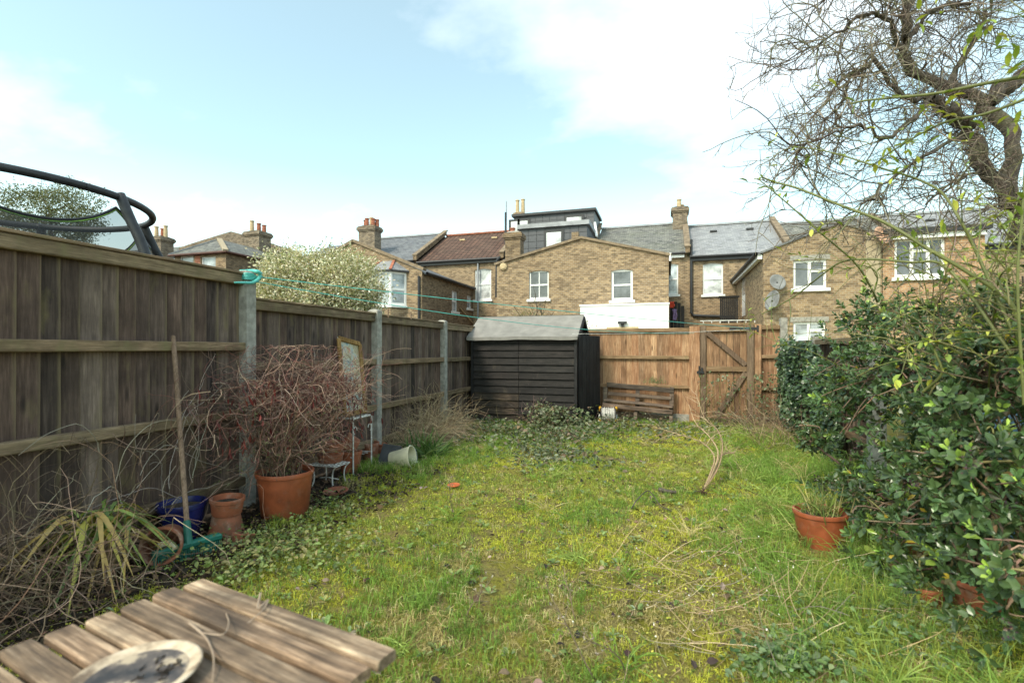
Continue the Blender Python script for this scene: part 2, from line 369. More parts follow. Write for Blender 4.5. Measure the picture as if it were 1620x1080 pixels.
MT['terra'] = bloomy('terracotta', (.33,.10,.045), .45); MT['terra2'] = bloomy('old_terracotta', (.29,.10,.052), .65); MT['plasticterra'] = bloomy('plastic_terracotta', (.35,.09,.034), .14, .55)
MT['slate'] = plain('grey_slate', (.06,.064,.072), .75, var=.2, scale=6, bmp=.3)
MT['orange'] = plain('orange_plastic', (.52,.12,.03), .5, var=.15, scale=8, bmp=.05)
MT['yellow'] = plain('yellow_plastic', (.65,.36,.03), .45, var=.1, scale=8, bmp=.05)
MT['hose'] = plain('pale_hose', (.50,.48,.44), .5, var=.25, scale=30, bmp=.2)
MT['blacksteel'] = plain('black_iron', (.02,.02,.022), .55, var=.2, scale=15, bmp=.2)
MT['redgutter'] = plain('red_brown_gutter', (.10,.042,.03), .6, var=.15, scale=4, bmp=0)
MT['blackfoam'] = plain('black_padding', (.022,.023,.027), .55, var=.25, scale=10, bmp=.4)
MT['lime'] = plain('lime_webbing', (.22,.40,.06), .7, var=.1, scale=12, bmp=.1)
MT['whitepaint'] = plain('white_paint', (.80,.80,.79), .5, var=.02, scale=5, bmp=.03)
MT['render'] = plain('white_render', (.82,.82,.81), .85, var=.02, scale=2, bmp=.1)
MT['tanrender'] = plain('tan_render', (.38,.31,.21), .95, var=.08, scale=2, bmp=.2)
MT['coping'] = plain('coping_stone', (.22,.165,.11), .95, var=.2, scale=4, bmp=.3)
MT['lead'] = plain('lead_grey', (.30,.31,.33), .6, var=.12, scale=3, bmp=.1)
MT['gutter'] = plain('black_gutter', (.025,.025,.028), .5, var=.1, scale=3, bmp=.0)
MT['dish'] = plain('dish_grey', (.22,.22,.22), .55, var=.12, scale=6, bmp=.0)
MT['rustdish'] = plain('rusty_dish', (.52,.30,.20), .8, var=.35, scale=6, bmp=.1)
MT['potcream'] = plain('cream_chimney_pot', (.52,.40,.24), .9, var=.12, scale=6)
MT['potred'] = plain('red_chimney_pot', (.34,.12,.07), .9, var=.2, scale=6)
MT['tarp'] = plain('blue_sheet', (.28,.46,.62), .5, var=.12, scale=5, bmp=.1)
MT['navy'] = plain('navy_sheet', (.02,.07,.22), .45, var=.2, scale=8, bmp=.1)
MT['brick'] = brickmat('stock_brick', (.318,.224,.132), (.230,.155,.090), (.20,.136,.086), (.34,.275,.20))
MT['brick_dark'] = brickmat('dark_brick', (.24,.163,.095), (.17,.112,.067), (.13,.09,.06), (.24,.195,.14))  # stock brick in a darker tone, mostly for side and party walls
MT['brick_old'] = brickmat('old_chimney_brick', (.24,.18,.12), (.16,.115,.08), (.09,.075,.055), (.26,.23,.19))
MT['brick_red'] = brickmat('red_brick', (.42,.13,.065), (.34,.10,.05), (.22,.09,.06), (.36,.25,.19))
MT['brick_orange'] = brickmat('orange_brick', (.42,.25,.14), (.33,.185,.10), (.31,.18,.105), (.39,.30,.22))
MT['slates'] = brickmat('roof_slates', (.185,.19,.205), (.135,.14,.155), (.20,.205,.20), (.07,.07,.075), .25, .17, msize=.008, tone=.5, rough=.6)
MT['slates_pale'] = brickmat('pale_slates', (.30,.305,.32), (.24,.245,.26), (.26,.27,.27), (.15,.15,.16), .25, .17, msize=.007, tone=.4, rough=.55)
MT['slates_old'] = brickmat('mossy_slates', (.215,.215,.20), (.15,.15,.145), (.15,.16,.105), (.08,.08,.075), .25, .17, msize=.010, tone=.6, rough=.75)
MT['pantile'] = brickmat('brown_pantiles', (.15,.088,.066), (.105,.06,.047), (.12,.09,.07), (.03,.02,.017), .30, .32, off=0.0, msize=.03, tone=.4, rough=.8)
MT['dormertile'] = plain('charcoal_tile', (.065,.068,.078), .55, var=.12, scale=4, bmp=.1)
def paneglass(name, col, rough=0.06):
    m, t, b = newmat(name); n_ = noise(t, coords(t), 1.3, 5, .65)
    t.links.new(ramp(t, n_, [(0.38, tuple(x*.5 for x in col)), (0.62, tuple(min(1, x*1.4) for x in col))]), b.inputs['Base Color'])
    b.inputs['Roughness'].default_value = rough; b.inputs['Specular IOR Level'].default_value = 0.8
    bump(t, b, noise(t, coords(t), 1.2, 2), .05, .02); return m
MT['glass'] = paneglass('window_glass', (.10,.105,.115)); MT['blind'] = paneglass('blind_behind_glass', (.60,.61,.61), .12)
MT['curtain'] = paneglass('net_curtain_glass', (.38,.42,.45), .1)
MT['leaf'] = leafmat('leaf', trans=.22); MT['gloss'] = leafmat('glossy_leaf', rough=.30, trans=.12, spec=.5)
MT['grass'] = leafmat('grass_blade', rough=.6, trans=.3, spec=.25); MT['stem'] = leafmat('dry_stem', rough=.85, trans=0, spec=.2)
def barkmat():
    m, t, b = newmat('bark'); c = coords(t); g1 = noise(t, mapping(t, c, (1,1,.35)), 26, 8, .7)
    col = ramp(t, g1, [(.3, (.03,.024,.02)), (.5, (.085,.068,.056)), (.72, (.19,.16,.13))])
    col = mix(t, ramp(t, noise(t, c, 4, 4), [(.5, 0.0), (.68, .55)]), col, (.085,.095,.045))
    t.links.new(col, b.inputs['Base Color']); b.inputs['Roughness'].default_value = .95; bump(t, b, g1, 1.0, .02); return m
MT['bark'] = barkmat()

# ================================================================== ground
def gz(x, y):
    x = np.asarray(x, float); y = np.asarray(y, float)
    inside = np.clip((9.3-y)/0.6, 0, 1)*np.clip((y+1)/1, 0, 1)*np.clip((x+3.3)/.5, 0, 1)*np.clip((3.2-x)/.5, 0, 1)
    return inside*((fbm(x*1.3, y*1.3, 3)-.5)*.10+(fbm(x*5, y*5, 9)-.5)*.035)
def ground():
    xs = np.concatenate([[-400,-150,-60,-30,-15,-8,-5], np.arange(-4, 3.6, .09), [5,8,15,30,60,150,400]])
    ys = np.concatenate([[-300,-80,-20,-6,-2], np.arange(0, 10.2, .09), [12,16,22,30,45,80,160,500]])
    X, Y = np.meshgrid(xs, ys); Z = gz(X, Y); g = Geo(); ny, nx = X.shape
    idx = np.arange(nx*ny).reshape(ny, nx)
    F = np.stack([idx[:-1, :-1], idx[:-1, 1:], idx[1:, 1:], idx[1:, :-1]], -1).reshape(-1, 4)
    g.add(np.stack([X, Y, Z], -1).reshape(-1, 3), F)
    m, t, b = newmat('mossy_lawn'); c = coords(t)
    a1 = noise(t, c, 1.1, 6, .6); a2 = noise(t, c, 7, 6, .65); a3 = noise(t, c, 42, 5, .7)
    col = ramp(t, a1, [(.36, (.15,.165,.03)), (.5, (.27,.25,.04)), (.64, (.19,.185,.05))])
    col = mix(t, ramp(t, a2, [(.42, 0.0), (.62, .8)]), col, (.27,.21,.10))
    col = mix(t, ramp(t, a3, [(.36, .75), (.52, 0.0)]), col, (.075,.062,.028))
    so_ = noise(t, mapping(t, c, (1,1,1)), 2.6, 5, .6)
    col = mix(t, ramp(t, so_, [(.60, 0.0), (.70, .85)]), col, (.10,.07,.04))
    # bare soil border under the left hand climbers
    sp = nd(t, 'ShaderNodeSeparateXYZ'); t.links.new(c, sp.inputs[0]); ad = nd(t, 'ShaderNodeMath', operation='MULTIPLY_ADD'); t.links.new(noise(t, c, 3, 5), ad.inputs[0]); ad.inputs[1].default_value = -.9; t.links.new(sp.outputs[0], ad.inputs[2])
    mr = nd(t, 'ShaderNodeMapRange'); mr.inputs['From Min'].default_value = -2.85; mr.inputs['From Max'].default_value = -3.15; t.links.new(ad.outputs[0], mr.inputs[0]); col = mix(t, mr.outputs[0], col, (.045,.033,.024))
    t.links.new(col, b.inputs['Base Color']); b.inputs['Roughness'].default_value = 1; b.inputs['Specular IOR Level'].default_value = .1
    bump(t, b, a3, 1.0, .03)
    o = obj('ground', g, m, smooth=True); tag(o, kind='structure')
ground()

# ================================================================== houses
UP = Vector((0,0,1))
class Wall:
    def __init__(s, p0, p1):
        s.p0 = Vector((*p0, 0)); s.d = (Vector((*p1, 0))-s.p0); s.W = s.d.length; s.d.normalize(); s.n = Vector((s.d.y, -s.d.x, 0))
    def F(s, u, v, d=0): return tuple(s.p0+s.d*u+s.n*d+UP*v)
    def lbox(s, g, u0, u1, v0, v1, d0, d1):
        V = [s.F(u0,v0,d1),s.F(u1,v0,d1),s.F(u1,v0,d0),s.F(u0,v0,d0),s.F(u0,v1,d1),s.F(u1,v1,d1),s.F(u1,v1,d0),s.F(u0,v1,d0)]
        g.add(V, np.array([(0,3,2,1),(4,5,6,7),(0,1,5,4),(1,2,6,5),(2,3,7,6),(3,0,4,7)]))
    def build(s, parent, z0, z1, mat, holes=(), gable=None, name='wall', reveal=.16):
        g = Geo(); us = sorted({0, s.W, *[h[0] for h in holes], *[h[1] for h in holes]}); vs = sorted({z0, z1, *[h[2] for h in holes], *[h[3] for h in holes]})
        for a, b in zip(us, us[1:]):
            for c, d in zip(vs, vs[1:]):
                mu, mv = (a+b)/2, (c+d)/2
                if any(h[0] < mu < h[1] and h[2] < mv < h[3] for h in holes): continue
                g.add([s.F(a,c),s.F(b,c),s.F(b,d),s.F(a,d)], np.array([(0,1,2,3)]))
        for (a, b, c, d) in holes:
            r = -reveal
            g.add([s.F(a,c),s.F(a,d),s.F(a,d,r),s.F(a,c,r)], np.array([(0,1,2,3)])); g.add([s.F(b,c),s.F(b,c,r),s.F(b,d,r),s.F(b,d)], np.array([(0,1,2,3)]))
            g.add([s.F(a,d),s.F(b,d),s.F(b,d,r),s.F(a,d,r)], np.array([(0,1,2,3)])); g.add([s.F(a,c),s.F(a,c,r),s.F(b,c,r),s.F(b,c)], np.array([(0,1,2,3)]))
        if gable: g.add([s.F(0,z1),s.F(s.W,z1)]+[s.F(u,v) for u, v in gable], [tuple(range(2+len(gable)))])
        return obj(name, g, mat, parent, uv=True)
    def window(s, parent, rect, style='sash', glass='glass', sill=True, rec=.07, fw=.065, arch=None, name='window'):
        a, b, c, d = rect; g = Geo(); e = .002
        r0, r1 = -rec-.06, -rec
        s.lbox(g, a+e, a+fw, c+e, d-e, r0, r1); s.lbox(g, b-fw, b-e, c+e, d-e, r0, r1)
        s.lbox(g, a+fw, b-fw, c+e, c+fw*1.2, r0, r1); s.lbox(g, a+fw, b-fw, d-fw, d-e, r0, r1)
        m = (c+d)/2; um = (a+b)/2; cells = []
        if style in ('sash', 'sash4'):
            s.lbox(g, a+fw, b-fw, m-.035, m+.035, r0, r1+.015)
            if style == 'sash4':
                s.lbox(g, um-.018, um+.018, c+fw*1.2, m-.035, r0, r1-.01); s.lbox(g, um-.018, um+.018, m+.035, d-fw, r0, r1-.01)
                cells = [(a+fw,um-.018,c+fw*1.2,m-.035),(um+.018,b-fw,c+fw*1.2,m-.035),(a+fw,um-.018,m+.035,d-fw),(um+.018,b-fw,m+.035,d-fw)]
            else: cells = [(a+fw,b-fw,c+fw*1.2,m-.035),(a+fw,b-fw,m+.035,d-fw)]
        elif style == 'casement':
            s.lbox(g, um-.05, um+.05, c+fw*1.2, d-fw, r0, r1); k = d-(d-c)*.38
            s.lbox(g, um+.05, b-fw, k-.045, k+.045, r0, r1+.01)
            cells = [(a+fw,um-.05,c+fw*1.2,d-fw),(um+.05,b-fw,c+fw*1.2,k-.045),(um+.05,b-fw,k+.045,d-fw)]
        elif style == 'triple':
            t1, t2 = a+(b-a)*.36, a+(b-a)*.68; k = d-(d-c)*.33
            for q in (t1, t2): s.lbox(g, q-.05, q+.05, c+fw*1.2, d-fw, r0, r1)
            s.lbox(g, t1+.05, t2-.05, k-.04, k+.04, r0, r1+.01)
            cells = [(a+fw,t1-.05,c+fw*1.2,d-fw),(t1+.05,t2-.05,c+fw*1.2,k-.04),(t1+.05,t2-.05,k+.04,d-fw),(t2+.05,b-fw,c+fw*1.2,d-fw)]
        elif style == 'plain': cells = [(a+fw,b-fw,c+fw*1.2,d-fw)]
        w_ = obj(name, g, MT['whitepaint'], parent)
        for q in cells:
            h = Geo(); s.lbox(h, q[0]-.004, q[1]+.004, q[2]-.004, q[3]+.004, r0+.015, r0+.03); obj('pane', h, MT[glass], w_)
        if sill:
            h = Geo(); s.lbox(h, a-.09, b+.09, c-.11, c-.001, -rec, .09); obj('window_sill', h, MT['whitepaint'], w_)
        if arch:
            h = Geo(); n = 11
            for i in range(n):
                u0 = a-.08+(b-a+.16)*i/n; u1 = a-.08+(b-a+.16)*(i+1)/n-.008; hh = .055*(1-((i+.5)/n*2-1)**2)
                s.lbox(h, u0, u1, d-.085*((i+.5)/n*2-1)**2, d+.24+hh*.6, -.06, .006)
            obj('brick_arch', h, MT[arch], w_, uv=True)
        return w_
def chimney(parent, x, y, z0, z1, wx, wy, pots, mat='brick_old'):
    g = Geo(); g.box((x-wx/2,y-wy/2,z0),(x+wx/2,y+wy/2,z1-.32))
    for i, (e, h0, h1) in enumerate(((.05,.32,.24),(.10,.24,.08),(.05,.08,0.0))): g.box((x-wx/2-e,y-wy/2-e,z1-h0),(x+wx/2+e,y+wy/2+e,z1-h1))
    c = obj('chimney', g, MT[mat], parent, loc=(x, y, z0), uv=True)
    h = Geo(); h.add([(x-wx/2,y-wy/2,z1),(x+wx/2,y-wy/2,z1),(x+wx/2,y+wy/2,z1),(x-wx/2,y+wy/2,z1),(x-wx*.3,y-wy*.3,z1+.1),(x+wx*.3,y-wy*.3,z1+.1),(x+wx*.3,y+wy*.3,z1+.1),(x-wx*.3,y+wy*.3,z1+.1)],
          np.array([(4,5,6,7),(0,1,5,4),(1,2,6,5),(2,3,7,6),(3,0,4,7)]))
    obj('flaunching', h, MT['soil'] if mat == 'brick_old' else MT['concrete'], c)
    for (dx, dy, hh, m) in pots:
        k = Geo(); k.lathe([(.11,z1+.03),(.13,z1+.03),(.125,z1+hh*.5),(.11,z1+hh-.07),(.14,z1+hh-.06),(.14,z1+hh),(.10,z1+hh),(.09,z1+hh-.1)], 14, Matrix.Translation((x+dx, y+dy, 0)))
        obj('chimney_pot', k, MT[m], c, loc=(x+dx, y+dy, z1), smooth=False)
    return c
def slab(parent, poly, mat, th=.07, name='roof'):
    g = Geo(); g.prism(poly, (0,0,-th)); return obj(name, g, MT[mat], parent, uv=True)
def strip(parent, p, q, wd, th, mat, name, up=(0,0,1)):
    g = Geo(); g.bar(p, q, wd, th, up); return obj(name, g, MT[mat], parent)
def pipe(parent, pts, r, mat='gutter', name='downpipe'):
    g = Geo(); g.tubes(np.array([tuple(p) for p in pts]), r, 8); return obj(name, g, MT[mat], parent)
def prect(x0, y0, x1, y1, Y):
    a = AY(x0, y1, Y); b = AY(x1, y0, Y); m = AY((x0+x1)/2, y0, Y); n = AY((x0+x1)/2, y1, Y); return a.x, b.x, n.z, m.z

# ---- the terrace's main row: rear wall at Y=27, ridge at Y=31
YW, YR = 27.0, 31.0
row = [(-20.0,-14.35,9.15,'slates','terraced house with dark slate roof behind the bay window wing'),
       (-14.35,-8.9,9.0,'pantile','terraced house with brown pantile roof left of the charcoal dormer'),
       (-8.9,-3.95,8.85,'slates','terraced house with the charcoal tiled box dormer on its roof'),
       (-3.95,1.0,8.72,'slates_old','terraced house with worn mossy slate roof right of the charcoal dormer'),
       (1.0,5.62,8.5,'slates_pale','terraced house with smooth pale slate roof and black gutter'),
       (5.62,10.4,8.3,'slates_old','terraced house with slate roof behind the satellite dish wing'),
       (10.4,17.0,8.35,'slates_pale','terraced house with grey slate roof at the far right behind the tree')]
houses = []
for i, (x0, x1, zr, rm, lab) in enumerate(row):
    T = thing('terraced_house', lab, 'house', ((x0+x1)/2, YW, 0), 'terrace beyond the back fence'); houses.append(T)
    ze = zr-2.45; W_ = Wall((x0, YW), (x1, YW)); holes = []
    if i == 1: holes = [prect(751,425,777,474,YW)]
    if i == 3: holes = [prect(1053,417,1073,466,YW)]
    if i == 4: holes = [prect(1112,416,1144,466,YW)]
    if i == 6: holes = [(12.0,13.2,3.6,5.0)]
    hs = [(h[0]-x0, h[1]-x0, h[2], h[3]) for h in holes]
    W_.build(T, 0, ze, MT['brick'], hs)
    for h in hs: W_.window(T, h, 'sash', {1:'blind',3:'curtain',4:'blind',6:'glass'}[i], arch='brick')
    e = .02 if i else 0
    slab(T, [(x0+.12,YW-.22,ze),(x1-.12,YW-.22,ze),(x1-.12,YR,zr),(x0+.12,YR,zr)], rm)
    slab(T, [(x1-.12,YR+4,ze),(x0+.12,YR+4,ze),(x0+.12,YR+.002,zr),(x1-.12,YR+.002,zr)], rm)
    strip(T, (x0+.1,YR,zr+.03), (x1-.1,YR,zr+.03), .26, .10, 'lead' if rm != 'pantile' else 'potred', 'ridge_tiles')
    pipe(T, [(x0+.1,YW-.27,ze-.05),(x1-.1,YW-.27,ze-.05)], .06, name='gutter')
    g = Geo(); g.box((x0+.15,YW-.18,ze-.25),(x1-.15,YW-.02,ze-.09)); obj('fascia', g, MT['whitepaint'] if i == 3 else MT['gutter'], T)
    # party wall upstand with coping at its right end
    g = Geo(); g.prism([(x1+.115,YW-.3,ze-.05),(x1+.115,YR,zr-.05),(x1+.115,YR,zr+.22),(x1+.115,YW-.3,ze+.22)], (-.23,0,0)); obj('party_wall', g, MT['brick_dark'], T, uv=True)
    strip(T, (x1,YW-.34,ze+.25), (x1,YR+.1,zr+.26), .30, .07, 'coping', 'coping', up=(0,-.5,1))
    if rm in ('slates_pale', 'pantile'):
        for fx in (.32, .72):
            g = Geo(); xx = x0+(x1-x0)*fx; yy = YW+2.9; zz = ze+(zr-ze)*(yy-YW+.22)/(YR-YW+.22); g.box((xx-.18,yy-.1,zz),(xx+.18,yy+.12,zz+.09)); obj('roof_vent', g, MT['gutter'] if rm != 'pantile' else MT['potcream'], T)
pipe(houses[4], [(1.18,YW-.12,6.9),(1.18,YW-.12,3.2),(1.3,YW-.12,3.05),(3.2,YW-.12,2.95)], .07)
pipe(houses[1], [(-10.4,YW-.1,6.4),(-10.4,YW-.1,0.2)], .05, 'lead')
chimney(houses[0], -18.0, 27.6, 6.3, AY(593,359,27.6).z, 1.15, .75, [(-.38,.1,.5,'potred'),(-.15,-.1,.55,'potred'),(.08,.05,.62,'potcream'),(.3,-.1,.5,'potred'),(.45,.12,.48,'potred')])
chimney(houses[1], -9.05, 31.0, 8.2, AY(810,340,31).z, .55, .9, [(-.12,-.25,.85,'potcream'),(.18,.0,.95,'potcream')], 'brick')
chimney(houses[3], .72, 30.6, 7.6, AY(1077,331,30.6).z, .8, 1.05, [(-.05,-.25,.5,'potcream'),(.1,.2,.3,'potcream')])

# ---- dormer on the third house (parts of that house)
T3 = houses[2]
def dormer(x0, x1, yf, yb, z0, z1, win, tile=(.43,.33), fascia='gutter', top=.14):
    W_ = Wall((x0, yf), (x1, yf)); g = Geo(); g.box((x0,yf+.03,z0),(x1,yb,z1)); 
    body = obj('dormer', g, MT['dormertile'], T3, loc=(x0, yf, z0))
    g = Geo(); g.box((x0-.12,yf-.16,z1+.002),(x1+.12,yb,z1+top)); obj('dormer_roof', g, MT[fascia], body)
    nx = int((x1-x0)/tile[0]); nz = int((z1-z0)/tile[1]); tx, tz = (x1-x0)/nx, (z1-z0)/nz
    k = Geo(); k.add([(-tx/2+.008,-.012,0.0),(tx/2-.008,-.012,0.0),(tx/2-.008,.008,tz+.02),(-tx/2+.008,.008,tz+.02),(-tx/2+.008,.03,0.0),(tx/2-.008,.03,0.0),(tx/2-.008,.03,tz+.02),(-tx/2+.008,.03,tz+.02)],
          np.array([(0,1,2,3),(0,4,5,1),(1,5,6,2),(3,7,4,0)])); me = make_mesh('tile', k, MT['dormertile'])
    for iz in range(nz):
        for ix in range(nx):
            cx_, cz_ = x0+(ix+.5)*tx, z0+iz*tz
            if any(r[0]-.16 < cx_ < r[1]+.16 and r[2]-.25 < cz_+tz/2 < r[3]+.12 for r in win): continue
            link('tile', me, body, (cx_, yf, cz_))
    for r in win:
        g = Geo(); W_.lbox(g, r[0]-x0-.14, r[1]-x0+.14, r[2]-.14, r[3]+.14, -.02, .06); obj('window_surround', g, MT['gutter'], body)
        g = Geo(); W_.lbox(g, r[0]-x0, r[1]-x0, r[2], r[3], .05, .075); obj('window', g, MT['blind'], body)
up_w = [prect(809,351,819,371,28.8), prect(823,350,835,371,28.8), prect(897,344,920,353,28.8)]
dormer(-8.8, -3.98, 28.8, 31.4, 7.2, AY(870,339,28.8).z, up_w)
dormer(AY(823,360,25.4).x, AY(929,360,25.4).x, 25.4, 28.7, 5.3, AY(880,359,25.4).z, [prect(865,368,888,392,25.4)], fascia='lead', top=.22)
pipe(T3, [AY(800,336,28.5), AY(800,395,28.5), AY(797,400,26.9), AY(786,412,26.6), AY(785,470,26.6)], .07)
pipe(T3, [AY(801,318,30.5), AY(801,345,30.5)], .035, 'lead', 'flue')
strip(T3, AY(941,352,28.6), AY(944,374,27.2), .12, .05, 'whitepaint', 'flashing')

# ---- paired rear wing with the two sash windows (middle of the picture)
YC = 21.5
xl, xr = AY(786,410,YC).x, AY(1058,405,YC).x
C_ = thing('rear_wing', 'yellow brick gabled rear wing with two white sash windows', 'building', ((xl+xr)/2, YC, 0), 'brick rear wings of the terrace')
W_ = Wall((xl, YC), (xr, YC)); zeC, zaC = 5.28, AY(921,375,YC).z; xm = (xl+xr)/2+.12
hol = [prect(837,428,868,473,YC), prect(967,426,1001,475,YC)]; hol = [(a-xl,b-xl,c,d) for a,b,c,d in hol]
W_.build(C_, 0, zeC, MT['brick'], hol, gable=[(xm-xl, zaC)])
W_.window(C_, hol[0], 'sash4', arch='brick'); W_.window(C_, hol[1], 'sash', fw=.09, arch='brick')
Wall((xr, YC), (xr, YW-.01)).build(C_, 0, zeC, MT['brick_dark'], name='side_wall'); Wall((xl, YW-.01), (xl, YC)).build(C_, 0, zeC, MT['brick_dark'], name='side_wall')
slab(C_, [(xl-.12,YC-.07,zeC-.03),(xm,YC-.07,zaC+.03),(xm,YW+.8,zaC+.03),(xl-.12,YW+.8,zeC-.03)][::-1], 'slates'); slab(C_, [(xm+.002,YC-.07,zaC+.03),(xr+.12,YC-.07,zeC-.03),(xr+.12,YW+.8,zeC-.03),(xm+.002,YW+.8,zaC+.03)][::-1], 'slates_old')
strip(C_, (xl-.1,YC-.05,zeC-.08), (xm,YC-.05,zaC-.02), .09, .10, 'coping', 'verge', up=(0,0,1)); strip(C_, (xm,YC-.05,zaC-.02), (xr+.1,YC-.05,zeC-.08), .09, .10, 'coping', 'verge')
g = Geo(); g.box((xm-.42,YC+.0,zaC-.05),(xm-.12,YC+.28,zaC+.24)); obj('verge_stack', g, MT['brick'], C_, uv=True)
g = Geo(); g.box((xm+.9,YC-.012,zeC+.15),(xm+2.3,YC-.001,zeC+.36)); 
pc = AY(814,370,23.0); chimney(C_, pc.x, 23.0, 5.0, pc.z, .75, .6, [(-.1,0,.28,'potred')], 'brick_dark')
pipe(C_, [(xr+.06,YC-.05,zeC),(xr+.06,YC-.05,4.95)], .05, 'whitepaint')
al = AY(797,422,YC); g = Geo(); g.lathe([(0,.12),(.10,.12),(.17,.08),(.18,0),(0,0)], 8, Matrix.Translation(al+Vector((0,-.01,0)))@Matrix.Rotation(R(90), 4, 'X'))
obj('alarm_box', g, MT['potcream'], C_)
# white rendered single storey extension in front of it
YX = 19.8
x0, x1 = AY(918,500,YX).x, AY(1058,500,YX).x; zt = AY(990,483,YX).z
E_ = thing('white_extension', 'flat roofed white rendered extension beyond the larch fence', 'building', ((x0+x1)/2, YX, 0))
g = Geo(); g.box((x0,YX,0),(x1,YC-.01,zt)); obj('wall', g, MT['render'], E_); g = Geo(); g.box((x0-.03,YX-.03,zt+.002),(x1+.03,YC-.01,zt+.07)); obj('roof_edge', g, MT['whitepaint'], E_)
a = prect(960,517,1010,545,YX); g = Geo(); g.box((a[0],YX-.05,a[2]),(a[1],YX-.003,a[3])); obj('door_frame', g, MT['potcream'], E_)
f0 = AY(985,511,YX); FL = Geo(); FL.box((f0.x-.17,YX-.16,f0.z-.03),(f0.x+.17,YX-.06,f0.z+.06)); FL.box((f0.x-.06,YX-.10,f0.z-.14),(f0.x+.06,YX-.003,f0.z-.032)); obj('flood_light', FL, MT['blacksteel'], E_)

# ---- left rear wing with the white bay window
YB = 20.7; xr = -10.75; xm = -14.3; xl = -17.9; ze, za = 4.95, 6.5
B_ = thing('rear_wing', 'brick rear wing with coped gable and white two storey bay window', 'building', (xm, YB, 0), 'brick rear wings of the terrace')
W_ = Wall((xl, YB), (xr, YB)); W_.build(B_, 0, ze, MT['brick'], gable=[(xm-xl, za)])
SW = Wall((xr, YB), (xr, YW-.01))
def sx(px0, py0, px1, py1, X, Y0): a = AX(px0, py1, X); b = AX(px1, py0, X); m = (AX((px0+px1)/2, py0, X).z, AX((px0+px1)/2, py1, X).z); return a.y-Y0, b.y-Y0, m[1], m[0]
hb = [sx(715,460,724,493,xr,YB), sx(739,467,746,488,xr,YB)]
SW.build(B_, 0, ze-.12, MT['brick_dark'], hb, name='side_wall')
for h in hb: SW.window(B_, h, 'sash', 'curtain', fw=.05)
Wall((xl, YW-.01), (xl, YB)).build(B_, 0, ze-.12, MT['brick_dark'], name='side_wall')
slab(B_, [(xm+.002,YB+.1,za-.1),(xr+.15,YB+.1,ze-.1),(xr+.15,YW,ze-.1),(xm+.002,YW,za-.1)][::-1], 'slates'); slab(B_, [(xl-.15,YB+.1,ze-.1),(xm,YB+.1,za-.1),(xm,YW,za-.1),(xl-.15,YW,ze-.1)][::-1], 'slates')
strip(B_, (xm-.1,YB+.08,za+.06), (xr+.1,YB+.08,ze+.06), .34, .13, 'coping', 'coping', up=(0,0,1)); strip(B_, (xl-.1,YB+.08,ze+.06), (xm-.1,YB+.08,za+.06), .34, .13, 'coping', 'coping')
pipe(B_, [(xr+.2,YB+.1,ze-.1),(xr+.2,YW-.1,ze-.1)], .06, name='gutter'); pipe(B_, [(xr-.12,YB-.08,4.7),(xr-.12,YB-.08,.2)], .06)
pipe(B_, [AX(728,487,xr+.05), AX(748,511,xr+.05)], .04, 'potcream', 'waste_pipe')
# bay: five-sided plan
bx0, bx1, bz0, bz1 = -13.55, -11.55, 3.25, AY(612,428,20.1).z; bp = [(bx0,YB-.005),(bx0+.45,20.05),(bx1-.45,20.05),(bx1,YB-.005)]
bay = Geo(); bay.prism([(x,y,bz0) for x,y in bp][::1], (0,0,-2.9)); by = obj('bay_window', bay, MT['brick'], B_, uv=True)
bay = Geo(); bay.prism([(x+( -.08 if x < -12.5 else .08),y-.06,bz0+.10) for x,y in bp], (0,0,-.098)); obj('window_sill', bay, MT['whitepaint'], by)
for p, q in zip(bp, bp[1:]):
    w_ = Wall(p, q); g = Geo(); ww = w_.W; m = (bz0+bz1)/2
    for (u0,u1,v0,v1) in ((0,.09,bz0+.102,bz1),(ww-.09,ww,bz0+.102,bz1),(.09,ww-.09,bz0+.102,bz0+.22),(.09,ww-.09,bz1-.14,bz1),(.09,ww-.09,m-.05,m+.05)): w_.lbox(g, u0, u1, v0, v1, -.08, -.004)
    obj('bay_frame', g, MT['whitepaint'], by)
    for v0, v1 in ((bz0+.215,m-.045),(m+.045,bz1-.135)):
        g = Geo(); w_.lbox(g, .085, ww-.085, v0, v1, -.06, -.045); obj('pane', g, MT['curtain'], by)
g = Geo(); ap = AY(620,411,20.5); bq = [(bx0-.15,YB-.01,bz1+.03),(bx0+.4,19.93,bz1+.03),(bx1-.4,19.93,bz1+.03),(bx1+.15,YB-.01,bz1+.03)]; t0, t1 = (-12.9,YB-.01,ap.z), (-12.2,YB-.01,ap.z)
g.add([*bq, t0, t1], [(0,1,4),(1,2,5,4),(2,3,5),(0,4,5,3),(0,3,2,1)]); obj('bay_roof', g, MT['slates_pale'], by, uv=True)
g = Geo(); g.prism([(x,y,bz1+.028) for x,y,_ in bq], (0,0,-.07)); obj('bay_gutter', g, MT['gutter'], by)
for p, q in ((bq[1],t0),(bq[2],t1)): g = Geo(); g.bar(p, q, .12, .05); obj('hip_tiles', g, MT['potred'], by)

